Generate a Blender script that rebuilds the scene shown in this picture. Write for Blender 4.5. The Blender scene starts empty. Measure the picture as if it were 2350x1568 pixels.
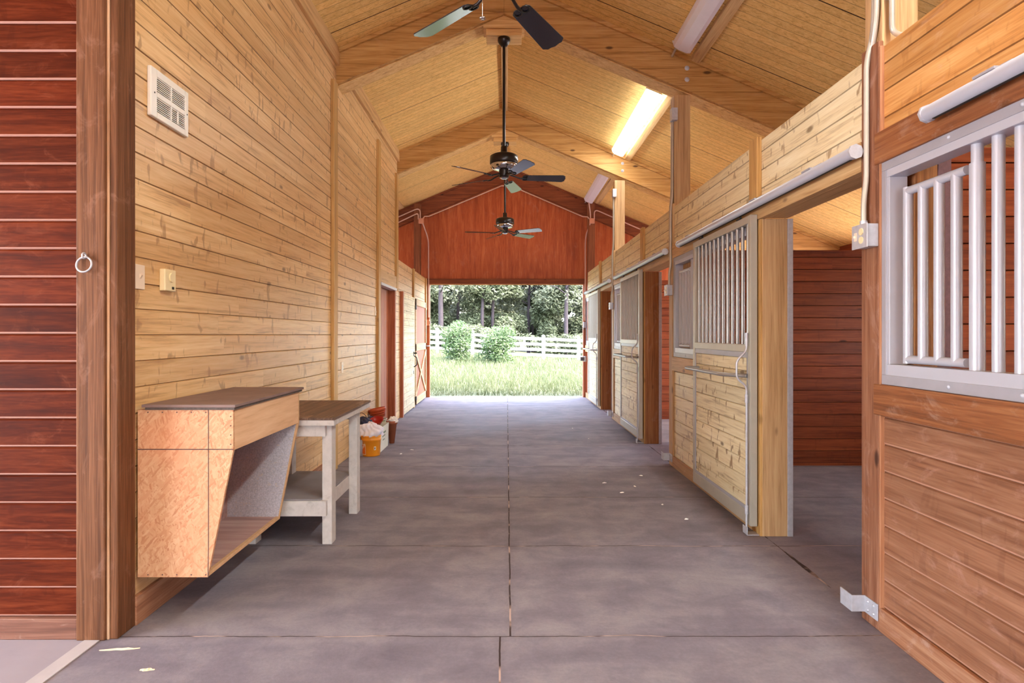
import bpy, math, random
from math import sin, cos, pi, radians
from mathutils import Vector, Matrix

random.seed(7)
scene = bpy.context.scene
COL = scene.collection

def S(r, g, b):
    f = lambda c: (c / 255 / 12.92) if c / 255 <= 0.04045 else ((c / 255 + 0.055) / 1.055) ** 2.4
    return (f(r), f(g), f(b), 1.0)

# ------------------------------------------------------------------ camera, sky, sun, lights, exposure
F_PX = 1400.0
VPX, VPY = 1163.0, 768.0
EYE = 1.40
cam_data = bpy.data.cameras.new('camera')
cam_data.sensor_width = 36.0
cam_data.sensor_fit = 'HORIZONTAL'
cam_data.lens = F_PX / 2350 * 36.0
cam_data.shift_x = (1175 - VPX) / 2350
cam_data.shift_y = (VPY - 784) / 2350
cam_data.clip_start = 0.05
cam_data.clip_end = 400
cam = bpy.data.objects.new('camera', cam_data)
cam.location = (0, 0, EYE)
cam.rotation_euler = (pi / 2, 0, 0)
COL.objects.link(cam)
scene.camera = cam

world = bpy.data.worlds.new('sky')
scene.world = world
world.use_nodes = True
wn = world.node_tree
bg = wn.nodes['Background']
sky = wn.nodes.new('ShaderNodeTexSky')
sky.sky_type = 'NISHITA'
sky.sun_disc = False
sky.sun_elevation = radians(52)
sky.sun_rotation = radians(122)
sky.air_density = 1.0
sky.dust_density = 3.0
sky.ozone_density = 1.0
mixn = wn.nodes.new('ShaderNodeMix')
mixn.data_type = 'RGBA'
mixn.inputs[0].default_value = 0.45
wn.links.new(sky.outputs[0], mixn.inputs[6])
mixn.inputs[7].default_value = (1.9, 1.85, 1.8, 1)      # thin white cloud
wn.links.new(mixn.outputs[2], bg.inputs[0])
bg.inputs[1].default_value = 1.62

sun_d = bpy.data.lights.new('sun', 'SUN')
sun_d.energy = 2.6
sun_d.angle = radians(1.0)
sun_d.color = (1.0, 0.95, 0.86)
sun = bpy.data.objects.new('sun', sun_d)
sun.rotation_euler = (radians(32), 0, radians(58))
COL.objects.link(sun)

def area(name, loc, rot, sx, sy, power, color=(1, 1, 1)):
    d = bpy.data.lights.new(name, 'AREA')
    d.shape = 'RECTANGLE'
    d.size, d.size_y = sx, sy
    d.energy = power
    d.color = color
    o = bpy.data.objects.new(name, d)
    o.location = loc
    o.rotation_euler = rot
    COL.objects.link(o)
    return o
# added fill lamps at the open end behind the camera and the left open side
area('fill_open_end', (0.0, -9.0, 2.0), (radians(98), 0, 0), 7.0, 3.6, 60, (0.93, 0.95, 1.0))
area('fill_open_side', (-5.6, -0.6, 1.9), (radians(90), 0, radians(-90)), 4.5, 3.2, 120, (0.90, 0.95, 1.0))

vs = scene.view_settings
vs.view_transform = 'Standard'
vs.look = 'None'
vs.gamma = 1.0
vs.use_curve_mapping = False
vs.exposure = 1.84
cy = scene.cycles
cy.max_bounces = 8
cy.use_adaptive_sampling = True
cy.adaptive_threshold = 0.015
cy.diffuse_bounces = 6
cy.glossy_bounces = 4
cy.transparent_max_bounces = 8
cy.sample_clamp_indirect = 8.0
cy.caustics_reflective = False
cy.caustics_refractive = False

# ------------------------------------------------------------------ node helpers / materials
class NT:
    def __init__(self, name):
        self.m = bpy.data.materials.new(name)
        self.m.use_nodes = True
        self.t = self.m.node_tree
        self.b = self.t.nodes['Principled BSDF']
    def n(self, typ, **kw):
        nd = self.t.nodes.new(typ)
        for k, v in kw.items():
            setattr(nd, k, v)
        return nd
    def put(self, sock, v):
        if v is None:
            return
        if hasattr(v, 'is_linked') or isinstance(v, bpy.types.NodeSocket):
            self.t.links.new(v, sock)
        else:
            sock.default_value = v
    def math(self, op, a, b=None, c=None, clamp=False):
        nd = self.n('ShaderNodeMath', operation=op)
        nd.use_clamp = clamp
        self.put(nd.inputs[0], a)
        if b is not None: self.put(nd.inputs[1], b)
        if c is not None: self.put(nd.inputs[2], c)
        return nd.outputs[0]
    def comb(self, x, y, z):
        nd = self.n('ShaderNodeCombineXYZ')
        for i, v in enumerate((x, y, z)):
            self.put(nd.inputs[i], v)
        return nd.outputs[0]
    def coords(self):
        tc = self.n('ShaderNodeTexCoord')
        sp = self.n('ShaderNodeSeparateXYZ')
        self.t.links.new(tc.outputs['Object'], sp.inputs[0])
        return tc.outputs['Object'], sp.outputs[0], sp.outputs[1], sp.outputs[2]
    def noise(self, vec, scale=1.0, detail=3.0, rough=0.55, dist=0.0):
        nd = self.n('ShaderNodeTexNoise')
        self.put(nd.inputs['Vector'], vec)
        nd.inputs['Scale'].default_value = scale
        nd.inputs['Detail'].default_value = detail
        nd.inputs['Roughness'].default_value = rough
        nd.inputs['Distortion'].default_value = dist
        return nd.outputs['Fac']
    def voro(self, vec, scale=1.0, feature='F1'):
        nd = self.n('ShaderNodeTexVoronoi', feature=feature)
        self.put(nd.inputs['Vector'], vec)
        nd.inputs['Scale'].default_value = scale
        return nd
    def white(self, vec):
        nd = self.n('ShaderNodeTexWhiteNoise', noise_dimensions='3D')
        self.put(nd.inputs['Vector'], vec)
        return nd.outputs['Value']
    def ss(self, v, lo, hi, a=0.0, b=1.0):
        nd = self.n('ShaderNodeMapRange', interpolation_type='SMOOTHSTEP')
        self.put(nd.inputs[0], v)
        for i, q in enumerate((lo, hi, a, b)):
            nd.inputs[i + 1].default_value = q
        return nd.outputs[0]
    def lin(self, v, lo, hi, a=0.0, b=1.0):
        nd = self.n('ShaderNodeMapRange')
        self.put(nd.inputs[0], v)
        for i, q in enumerate((lo, hi, a, b)):
            nd.inputs[i + 1].default_value = q
        return nd.outputs[0]
    def mix(self, fac, a, b, mode='MIX'):
        nd = self.n('ShaderNodeMix', data_type='RGBA', blend_type=mode)
        self.put(nd.inputs[0], fac)
        self.put(nd.inputs[6], a)
        self.put(nd.inputs[7], b)
        return nd.outputs[2]
    def ramp(self, v, stops):
        nd = self.n('ShaderNodeValToRGB')
        self.put(nd.inputs[0], v)
        el = nd.color_ramp.elements
        while len(el) < len(stops):
            el.new(0.5)
        for e, (p, c) in zip(el, stops):
            e.position = p
            e.color = c
        return nd.outputs[0]
    def scale_rgb(self, col, fac):
        nd = self.n('ShaderNodeVectorMath', operation='SCALE')
        self.put(nd.inputs[0], col[:3] if isinstance(col, tuple) else col)
        self.put(nd.inputs['Scale'], fac)
        return nd.outputs[0]
    def bump(self, h, strength=0.2, dist=0.01):
        nd = self.n('ShaderNodeBump')
        nd.inputs['Strength'].default_value = strength
        nd.inputs['Distance'].default_value = dist
        self.put(nd.inputs['Height'], h)
        self.t.links.new(nd.outputs[0], self.b.inputs['Normal'])
    def done(self, col=None, rough=None, metal=None, spec=None):
        self.put(self.b.inputs['Base Color'], col)
        self.put(self.b.inputs['Roughness'], rough)
        if metal is not None: self.put(self.b.inputs['Metallic'], metal)
        if spec is not None: self.put(self.b.inputs['Specular IOR Level'], spec)
        return self.m

def wood(name, dark, mid, light, along='y', plank=None, seg=4.9, var=0.22, knots=0.6, streak=0.5, scuff=0.0,
         scuff_col=S(215, 190, 175), rough=0.5, spec=0.35, line=0.0, line_w=0.03, line_col=None, gl=0.7, gp=14.0, bump=0.15, hue=None, seam=None):
    t = NT(name)
    _, x, y, z = t.coords()
    ax = {'x': x, 'y': y, 'z': z}
    L = ax[along]
    pa, pitch, off = plank if plank else ({'x': 'z', 'y': 'z', 'z': 'x'}[along], 50.0, -25.0)
    P = ax[pa]
    qa = [a for a in 'xyz' if a not in (along, pa)][0]
    Q = ax[qa]
    q = t.math('DIVIDE', t.math('SUBTRACT', P, off), pitch)
    idx = t.math('FLOOR', q)
    fr = t.math('FRACT', q)
    r1 = t.white(t.comb(idx, 3.7, 1.3))
    sg = t.math('FLOOR', t.math('DIVIDE', t.math('ADD', L, t.math('MULTIPLY', r1, 11.0)), seg)) if plank else 0.0
    r2 = t.white(t.comb(idx, sg, 0.5))
    gv = t.comb(t.math('MULTIPLY_ADD', L, gl, t.math('MULTIPLY', r2, 31.0)), t.math('MULTIPLY', P, gp), t.math('MULTIPLY', Q, gp))
    g1 = t.noise(gv, 1.6, 4.0, 0.6, 0.8)
    g2 = t.noise(gv, 7.0, 2.0, 0.6, 0.3)
    g = t.math('MULTIPLY_ADD', g2, 0.35, t.math('MULTIPLY', g1, 0.75))
    col = t.ramp(g, [(0.30, dark), (0.52, mid), (0.74, light)])
    col = t.scale_rgb(col, t.lin(r2, 0, 1, 1 - var, 1 + var))
    if hue:
        col = t.mix(t.math('MULTIPLY', t.white(t.comb(idx, sg, 9.1)), hue[1]), col, hue[0])
    if streak:
        sv = t.comb(t.math('MULTIPLY_ADD', L, 15.0, t.math('MULTIPLY', r2, 17.0)), t.math('MULTIPLY', P, 6.0), t.math('MULTIPLY', Q, 6.0))
        s = t.ss(t.noise(sv, 1.0, 2.0, 0.5, 0.6), 0.61, 0.69)
        col = t.mix(t.math('MULTIPLY', s, streak), col, dark)
    if knots:
        kv = t.comb(t.math('MULTIPLY_ADD', L, 2.3, t.math('MULTIPLY', r2, 7.0)), t.math('MULTIPLY', P, 5.5), t.math('MULTIPLY', Q, 5.5))
        vo = t.voro(kv, 1.0)
        gate = t.math('GREATER_THAN', t.n('ShaderNodeSeparateColor').outputs[0], 0.5)
        sepc = gate.node
        sc_ = t.t.nodes.new('ShaderNodeSeparateColor')
        t.t.links.new(vo.outputs['Color'], sc_.inputs[0])
        t.put(sepc.inputs[0], sc_.outputs[0])
        k = t.math('MULTIPLY', t.ss(vo.outputs['Distance'], 0.13, 0.05), gate)
        kd = (dark[0] * 0.42, dark[1] * 0.36, dark[2] * 0.34, 1)
        col = t.mix(t.math('MULTIPLY', k, knots), col, kd)
    if scuff:
        sn = t.noise(t.comb(t.math('MULTIPLY', L, 1.7), t.math('MULTIPLY', P, 3.0), t.math('MULTIPLY', Q, 3.0)), 2.4, 5.0, 0.68, 1.2)
        col = t.mix(t.math('MULTIPLY', t.ss(sn, 0.54, 0.74), scuff), col, scuff_col)
    if line:
        lm = t.math('LESS_THAN', t.math('ABSOLUTE', t.math('SUBTRACT', fr, 0.05 if line_col else 0.0)), 0.034 if line_col else line_w)
        lc = line_col or (dark[0] * 0.35, dark[1] * 0.3, dark[2] * 0.3, 1)
        col = t.mix(t.math('MULTIPLY', lm, line), col, lc)
    if seam:
        fs_ = t.math('FRACT', t.math('DIVIDE', t.math('SUBTRACT', P, off), seam))
        col = t.mix(t.math('LESS_THAN', fs_, 0.010), col, (dark[0] * 0.12, dark[1] * 0.1, dark[2] * 0.1, 1))
    t.bump(g, bump, 0.004)
    rr = t.lin(g, 0.2, 0.8, max(0.05, rough - 0.06), min(1, rough + 0.08))
    return t.done(col, rr, 0.0, spec)

def flat(name, col, rough=0.5, metal=0.0, spec=0.5, var=0.08, nscale=9.0, dirt=None, dirt_amt=0.0, bump=0.0, aniso=None):
    t = NT(name)
    v, x, y, z = t.coords()
    n = t.noise(v, nscale, 4.0, 0.6)
    c = t.scale_rgb(col, t.lin(n, 0.3, 0.7, 1 - var, 1 + var))
    if dirt:
        d = t.ss(t.noise(v, nscale * 0.6, 6.0, 0.7, 0.6), 0.52, 0.72)
        c = t.mix(t.math('MULTIPLY', d, dirt_amt), c, dirt)
    if bump:
        t.bump(t.noise(v, nscale * 5, 3.0), bump, 0.003)
    return t.done(c, rough, metal, spec)

PITCH = 0.128
HONEY_D, HONEY_M, HONEY_L = S(150, 106, 66), S(218, 177, 123), S(235, 204, 158)
RED_D, RED_M, RED_L = S(92, 40, 24), S(142, 72, 46), S(176, 106, 72)
M = {}
M['wall_honey'] = wood('honey_pine_boards', HONEY_D, HONEY_M, HONEY_L, 'y', ('z', 0.127, 0.0), var=0.07, knots=0.75, streak=0.6, rough=0.38, spec=0.6, hue=(S(198, 146, 90), 0.3), line=0.6, line_w=0.03)
M['wall_pale'] = wood('lit_pale_pine_boards', S(156, 128, 92), S(226, 210, 170), S(242, 232, 200), 'y', ('z', PITCH, 0.114), var=0.07, knots=0.75, streak=0.8, rough=0.40, spec=0.55, line=0.55, line_w=0.035)  # paleness of the far bays is partly bright light put into the colour
M['wall_near'] = wood('shaded_reddish_pine_boards', S(98, 58, 40), S(138, 92, 66), S(164, 118, 90), 'y', ('z', PITCH, 0.114), seg=30, var=0.13, knots=0.5, streak=0.25, scuff=0.4, scuff_col=S(196, 150, 134), rough=0.45, line=0.8, line_w=0.05, line_col=S(180, 134, 112))  # redder near-bay boards; part of the darkness is shade put into the colour
M['wall_near_top'] = wood('amber_pine_boards', S(140, 88, 44), S(196, 140, 80), S(216, 170, 110), 'y', ('z', PITCH, 0.114), seg=30, var=0.12, knots=0.45, streak=0.3, scuff=0.2, rough=0.42, line=0.6)
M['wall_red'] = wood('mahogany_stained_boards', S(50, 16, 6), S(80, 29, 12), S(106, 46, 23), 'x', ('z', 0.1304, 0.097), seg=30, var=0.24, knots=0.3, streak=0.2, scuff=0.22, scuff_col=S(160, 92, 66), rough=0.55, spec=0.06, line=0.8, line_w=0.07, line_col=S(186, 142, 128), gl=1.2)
M['stall_red'] = wood('orange_stained_boards', S(78, 28, 11), S(126, 56, 26), S(150, 78, 42), 'x', ('z', 0.129, 0.03), var=0.16, knots=0.8, streak=0.2, rough=0.48, line=0.85, line_w=0.035)
M['stall_red_side'] = wood('orange_stained_side_boards', S(84, 30, 14), S(128, 54, 26), S(152, 74, 40), 'y', ('z', 0.129, 0.03), var=0.16, knots=0.8, streak=0.2, rough=0.48, line=0.85, line_w=0.035)
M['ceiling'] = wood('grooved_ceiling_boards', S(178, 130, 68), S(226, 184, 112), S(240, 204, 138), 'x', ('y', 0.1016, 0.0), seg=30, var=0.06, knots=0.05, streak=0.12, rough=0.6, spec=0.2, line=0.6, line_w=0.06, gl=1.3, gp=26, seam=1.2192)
M['plywood_red'] = wood('red_stained_plywood', S(140, 58, 24), S(172, 82, 40), S(196, 108, 62), 'z', None, var=0, knots=0.0, streak=0.0, scuff=0.08, rough=0.5, gl=0.8, gp=9)
M['post_brown'] = wood('brown_timber', S(96, 56, 28), S(146, 94, 54), S(174, 124, 78), 'z', None, var=0, knots=0.8, streak=0.0, scuff=0.12, rough=0.6, bump=0.35, gp=22)
M['post_red'] = wood('reddish_timber', S(88, 50, 32), S(130, 82, 57), S(160, 113, 86), 'z', None, var=0, knots=0.9, streak=0.0, scuff=0.35, scuff_col=S(204, 164, 148), rough=0.6, bump=0.4, gp=24)
M['post_corner'] = wood('brown_corner_timber', S(66, 38, 22), S(102, 63, 38), S(134, 90, 62), 'z', None, var=0, knots=0.9, streak=0.0, scuff=0.25, scuff_col=S(176, 132, 112), rough=0.65, spec=0.2, bump=0.4, gp=24)
M['bead'] = wood('worn_pale_bead', S(138, 92, 62), S(186, 142, 108), S(208, 172, 140), 'z', None, var=0, knots=0.2, streak=0.0, rough=0.6)
M['edge_tan'] = wood('tan_edge_strip', S(132, 82, 56), S(172, 118, 84), S(194, 142, 106), 'z', None, var=0, knots=0.2, streak=0.0, rough=0.55)
M['base_pale'] = wood('tan_base_rail', S(130, 92, 56), S(172, 132, 88), S(196, 160, 116), 'y', None, var=0, knots=0.4, streak=0.0, scuff=0.2, rough=0.6)
M['block_lit_underside'] = wood('pale_block_and_lit_underside', S(158, 108, 58), S(214, 168, 104), S(230, 194, 136), 'x', None, var=0, knots=0.4, streak=0.0, rough=0.5, gp=16)  # gusset and fan block wood; on rafter undersides it paints in floor light
M['post_honey'] = wood('honey_timber', S(140, 104, 66), S(188, 150, 106), S(208, 174, 130), 'z', None, var=0, knots=0.8, streak=0.0, rough=0.55, bump=0.3, gp=20)
M['trim_honey'] = wood('honey_trim', S(140, 98, 54), S(192, 148, 88), S(212, 174, 116), 'z', None, var=0, knots=0.5, streak=0.0, rough=0.5, gp=20)
M['trim_y'] = wood('honey_rail_board', S(140, 98, 58), S(198, 158, 108), S(218, 184, 134), 'y', None, var=0, knots=0.7, streak=0.0, rough=0.5, gp=18)
M['trim_y_brown'] = wood('brown_rail_board', S(92, 50, 26), S(136, 82, 48), S(162, 108, 68), 'y', None, var=0, knots=0.7, streak=0.0, scuff=0.2, rough=0.55, gp=18)
M['beam'] = wood('rafter_timber', S(116, 76, 36), S(180, 132, 72), S(206, 162, 100), 'x', None, var=0, knots=0.9, streak=0.0, scuff=0.06, rough=0.6, gp=16, bump=0.25)
M['beam_red'] = wood('dark_red_timber', S(86, 38, 20), S(124, 62, 34), S(150, 86, 50), 'x', None, var=0, knots=0.8, streak=0.0, rough=0.6, gp=16)
M['post_dark'] = wood('dark_red_post', S(92, 46, 24), S(128, 70, 40), S(152, 94, 58), 'z', None, var=0, knots=0.6, streak=0.0, rough=0.6, gp=16)
M['jamb_red'] = wood('red_jamb', S(130, 62, 36), S(166, 92, 60), S(190, 122, 86), 'z', None, var=0, knots=0.5, streak=0.0, rough=0.55, gp=16)
M['base_red'] = wood('weathered_baseboard', S(80, 47, 34), S(114, 72, 55), S(140, 97, 78), 'x', None, var=0, knots=0.3, streak=0.0, scuff=0.3, rough=0.65)
M['base_y'] = wood('weathered_base_rail', S(110, 66, 42), S(160, 108, 78), S(186, 142, 110), 'y', None, var=0, knots=0.3, streak=0.0, scuff=0.3, rough=0.65)
M['plank_door'] = wood('pale_door_boards', S(156, 128, 92), S(226, 210, 170), S(242, 232, 200), 'y', ('z', 0.1265, 0.0), var=0.13, knots=0.85, streak=0.95, rough=0.5, line=0.6, line_w=0.04)
M['galv'] = flat('galvanised_steel', S(190, 190, 198), 0.42, 0.3, var=0.1, nscale=40)
M['strip_purple'] = flat('dull_purplish_steel', S(112, 80, 84), 0.6, 0.1, var=0.2, nscale=60)
M['silver_paint'] = flat('silver_painted_steel', S(184, 186, 198), 0.36, 0.12, var=0.02, nscale=6, dirt=S(150, 145, 142), dirt_amt=0.1)
M['door_metal'] = flat('beige_grey_steel', S(182, 176, 162), 0.42, 0.3, var=0.05, nscale=8, dirt=S(160, 150, 132), dirt_amt=0.25)
M['bar_steel'] = flat('dull_steel_bars', S(168, 166, 164), 0.34, 0.6, var=0.03)
M['flange_grey'] = flat('grey_steel_flange', S(166, 165, 174), 0.45, 0.2, var=0.06)
M['dark_metal'] = flat('black_metal', S(26, 24, 24), 0.35, 0.3, var=0.15)
M['fan_black'] = flat('fan_black_enamel', S(34, 26, 24), 0.3, 0.2, var=0.1, nscale=5)
M['fan_blade'] = flat('fan_black_blade', S(36, 36, 44), 0.17, 0.0, 1.0, var=0.15, nscale=4, dirt=S(120, 120, 124), dirt_amt=0.18)
M['chrome'] = flat('chrome', S(205, 205, 208), 0.15, 1.0, var=0.02)
M['white_plastic'] = flat('white_enamel', S(232, 228, 222), 0.35, 0, var=0.02)
M['cream_plastic'] = flat('cream_plastic', S(232, 214, 170), 0.4, 0, var=0.02)
M['ivory_plastic'] = flat('ivory_plastic', S(236, 216, 194), 0.4, 0, var=0.02)
M['black_slot'] = flat('dark_slot', S(24, 22, 22), 0.7, 0, var=0.1)
M['conduit'] = flat('grey_conduit', S(188, 180, 168), 0.4, 0.35, var=0.08, nscale=14)
M['conduit_pink'] = flat('pinkish_conduit', S(214, 176, 160), 0.45, 0.2, var=0.05)
M['box_pink'] = flat('salmon_box', S(206, 142, 112), 0.5, 0.1, var=0.05)
M['white_paint_wood'] = flat('worn_white_paint', S(212, 206, 204), 0.6, 0, var=0.08, nscale=20, dirt=S(140, 132, 128), dirt_amt=0.4, bump=0.15)
M['dark_ply'] = flat('grey_weathered_plywood', S(128, 104, 98), 0.7, 0, var=0.14, nscale=7, dirt=S(92, 74, 70), dirt_amt=0.45, bump=0.15)
M['ply_edge'] = flat('dark_ragged_ply_edge', S(92, 80, 74), 0.8, 0, var=0.3, nscale=60, bump=0.6)
M['table_top'] = wood('weathered_table_boards', S(70, 50, 42), S(112, 86, 72), S(150, 118, 98), 'y', ('x', 0.14, -1.8), var=0.2, knots=0.3, streak=0.2, scuff=0.25, rough=0.55, line=0.8, line_w=0.02)
M['shelf_grey'] = flat('dark_grey_shelf', S(138, 132, 136), 0.6, 0, var=0.1, nscale=6, dirt=S(150, 130, 120), dirt_amt=0.2)
M['peach_ply'] = wood('peach_plywood', S(196, 144, 102), S(222, 178, 138), S(234, 196, 160), 'y', None, var=0, knots=0.1, streak=0.0, rough=0.6, gp=8)
M['ply_floor'] = wood('purplish_ply', S(140, 104, 100), S(176, 140, 134), S(198, 168, 162), 'x', None, var=0, knots=0, streak=0.0, rough=0.6, gp=8)
M['raw_edge'] = flat('raw_plywood_edge', S(206, 164, 122), 0.7, 0, var=0.12, nscale=40)
M['red_plastic'] = flat('red_plastic', S(172, 18, 14), 0.3, 0, var=0.05)
M['terracotta'] = flat('terracotta_plastic', S(190, 84, 48), 0.45, 0, var=0.12, nscale=10)
M['clay_brown'] = flat('brown_clay', S(164, 92, 64), 0.6, 0, var=0.12)
M['sage'] = flat('sage_plastic', S(170, 172, 140), 0.5, 0, var=0.06)
M['orange_plastic'] = flat('amber_orange_plastic', S(232, 146, 28), 0.36, 0, var=0.05, nscale=4)
M['deep_orange'] = flat('deep_orange_print', S(222, 108, 28), 0.45, 0, var=0.03)
M['white_print'] = flat('white_print', S(240, 226, 204), 0.5, 0, var=0.02)
M['cloth_white'] = flat('pinkish_white_cloth', S(236, 234, 250), 0.9, 0, var=0.07, nscale=30, bump=0.3)
M['card_white'] = flat('white_card', S(226, 224, 210), 0.7, 0, var=0.05)
M['green_print'] = flat('grey_green_print', S(120, 136, 116), 0.7, 0, var=0.05)
M['navy'] = flat('navy_fabric', S(44, 42, 66), 0.8, 0, var=0.2, nscale=20)
M['grey_plastic'] = flat('pale_grey_plastic', S(170, 172, 186), 0.5, 0, var=0.05)
M['rubber'] = flat('grey_rubber', S(84, 82, 86), 0.7, 0, var=0.1)
M['paper'] = flat('crumpled_paper', S(242, 238, 236), 0.85, 0, var=0.06)
M['chip'] = flat('pale_wood_shaving', S(226, 200, 164), 0.8, 0, var=0.1)
M['vinyl_white'] = flat('white_vinyl', S(240, 240, 240), 0.45, 0, var=0.02)
M['marker'] = flat('dark_marker_line', S(96, 66, 60), 0.7, 0, var=0.2, nscale=50)
M['bark'] = flat('purplish_bark', S(44, 36, 40), 0.9, 0, var=0.25, nscale=6, bump=0.4)

def osb():
    t = NT('strand_board')
    v, x, y, z = t.coords()
    cols = None
    base = S(206, 158, 118)
    col = base
    for i, (ang, seed, sc) in enumerate(((20, 1.0, 1.0), (75, 5.0, 1.1), (-40, 9.0, 0.9), (-78, 13.0, 1.2), (48, 21.0, 1.0))):
        mp = t.n('ShaderNodeMapping')
        t.t.links.new(v, mp.inputs[0])
        mp.inputs['Rotation'].default_value = (0, radians(ang), 0)
        mp.inputs['Location'].default_value = (seed, seed * 0.7, seed * 0.3)
        ms = t.n('ShaderNodeMapping')
        ms.inputs['Scale'].default_value = (24 * sc, 24 * sc, 120 * sc)
        t.t.links.new(mp.outputs[0], ms.inputs[0])
        wv = t.n('ShaderNodeVectorMath', operation='ADD')
        t.t.links.new(ms.outputs[0], wv.inputs[0])
        nz = t.n('ShaderNodeTexNoise')
        nz.inputs['Scale'].default_value = 26
        t.t.links.new(v, nz.inputs['Vector'])
        t.t.links.new(nz.outputs['Color'], wv.inputs[1])
        vo = t.voro(wv.outputs[0], 1.0)
        sp = t.n('ShaderNodeSeparateColor')
        t.t.links.new(vo.outputs['Color'], sp.inputs[0])
        fl = t.ramp(sp.outputs[1], [(0.0, S(186, 126, 88)), (0.3, S(204, 152, 112)), (0.7, S(214, 170, 132)), (1.0, S(196, 140, 100))])
        m = t.math('GREATER_THAN', sp.outputs[0], 0.62)
        col = t.mix(m, col, fl)
    n = t.noise(v, 3.0, 3.0)
    col = t.mix(t.ss(n, 0.4, 0.7, 0.0, 0.35), col, S(222, 142, 100))
    t.bump(t.noise(v, 40, 2.0), 0.2, 0.003)
    return t.done(col, 0.6)
M['osb'] = osb()

def scratched_sheet():
    t = NT('scratched_metal_sheet')
    v, x, y, z = t.coords()
    n = t.noise(v, 120, 3.0, 0.7)
    sc = t.noise(t.comb(t.math('MULTIPLY', x, 6.0), y, t.math('MULTIPLY', z, 14.0)), 3.0, 6.0, 0.75, 2.5)
    col = t.ramp(n, [(0.3, S(178, 176, 188)), (0.7, S(226, 224, 234))])
    col = t.mix(t.ss(sc, 0.57, 0.62, 0.0, 0.75), col, S(220, 206, 196))
    return t.done(col, t.lin(n, 0.3, 0.7, 0.3, 0.5), 0.35)
M['sheet'] = scratched_sheet()

def concrete():
    t = NT('scored_concrete')
    v, x, y, z = t.coords()
    big = t.noise(v, 0.9, 5.0, 0.6, 0.6)
    med = t.noise(v, 4.0, 5.0, 0.65, 0.4)
    fine = t.noise(v, 55.0, 3.0, 0.7)
    streak = t.noise(t.comb(t.math('MULTIPLY', x, 0.9), t.math('MULTIPLY', y, 3.0), 0.0), 1.1, 4.0, 0.6, 0.5)
    s = t.math('MULTIPLY_ADD', med, 0.4, t.math('MULTIPLY_ADD', big, 0.35, t.math('MULTIPLY', streak, 0.4)))
    col = t.ramp(s, [(0.38, S(104, 98, 108)), (0.55, S(126, 119, 129)), (0.72, S(150, 143, 149))])
    col = t.scale_rgb(col, t.lin(fine, 0.3, 0.7, 0.93, 1.07))
    spots = t.ss(t.noise(v, 9.0, 6.0, 0.8, 0.3), 0.66, 0.74, 0.0, 0.35)
    col = t.mix(spots, col, S(206, 192, 182))
    # scored joints: every 1.21 m across, one along the middle
    wob = t.math('MULTIPLY', t.math('SUBTRACT', t.noise(v, 2.3, 4.0, 0.6), 0.5), 0.05)
    yy = t.math('DIVIDE', t.math('ADD', t.math('SUBTRACT', y, 2.83), wob), 1.21)
    fy = t.math('ABSOLUTE', t.math('SUBTRACT', t.math('FRACT', t.math('ADD', yy, 0.5)), 0.5))
    jy = t.math('LESS_THAN', fy, 0.0026)
    fx = t.math('ABSOLUTE', t.math('SUBTRACT', t.math('ADD', x, t.math('MULTIPLY', wob, 0.3)), t.math('MULTIPLY_ADD', t.math('GREATER_THAN', y, 2.83), 0.047, -0.03)))
    jx = t.math('LESS_THAN', fx, 0.0042)
    fs = t.math('ABSOLUTE', t.math('SUBTRACT', x, 1.79))
    js = t.math('LESS_THAN', t.math('ADD', fs, wob), 0.006)
    j = t.math('MAXIMUM', t.math('MAXIMUM', jy, jx), js)
    wide = t.math('MAXIMUM', t.ss(fy, 0.03, 0.0), t.ss(fx, 0.035, 0.0))
    col = t.mix(t.math('MULTIPLY', wide, 0.14), col, S(92, 78, 78))
    dust = t.ss(t.noise(v, 3.1, 3.0, 0.6), 0.5, 0.62)
    jc = t.mix(dust, S(64, 52, 52), S(186, 160, 150))
    col = t.mix(j, col, jc)
    t.bump(t.math('SUBTRACT', t.math('MULTIPLY', fine, 0.25), t.math('MULTIPLY', j, 1.0)), 0.3, 0.01)
    return t.done(col, t.lin(big, 0.3, 0.7, 0.65, 0.85), 0.0, 0.14)
M['concrete'] = concrete()
M['bounce_yard'] = flat('bounce_yard', S(206, 196, 190), 0.8, 0, var=0.06, nscale=3)  # unseen yard, kept pale to bounce sunlight up to the ceiling
M['pale_concrete'] = flat('pale_pinkish_concrete', S(158, 148, 154), 0.7, 0, var=0.06, nscale=3, dirt=S(122, 110, 116), dirt_amt=0.35, bump=0.1)
M['strip_white'] = flat('pale_threshold_strip', S(186, 178, 178), 0.6, 0, var=0.05)

def ground_mat():
    t = NT('meadow_ground')
    v, x, y, z = t.coords()
    n = t.noise(v, 0.5, 5.0, 0.6)
    n2 = t.noise(v, 9.0, 4.0, 0.7)
    g = t.ramp(t.math('MULTIPLY_ADD', n2, 0.4, t.math('MULTIPLY', n, 0.6)), [(0.35, S(58, 63, 38)), (0.5, S(86, 92, 62)), (0.65, S(108, 108, 82))])
    gravel = t.ramp(t.noise(v, 40.0, 3.0, 0.8), [(0.35, S(170, 156, 130)), (0.65, S(240, 232, 214))])
    e = t.math('ADD', y, t.math('MULTIPLY', n2, 0.9))
    col = t.mix(t.ss(e, 14.7, 15.0, 1.0, 0.0), g, gravel)
    t.bump(n2, 0.4, 0.05)
    return t.done(col, 0.9)
M['ground'] = ground_mat()

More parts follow.
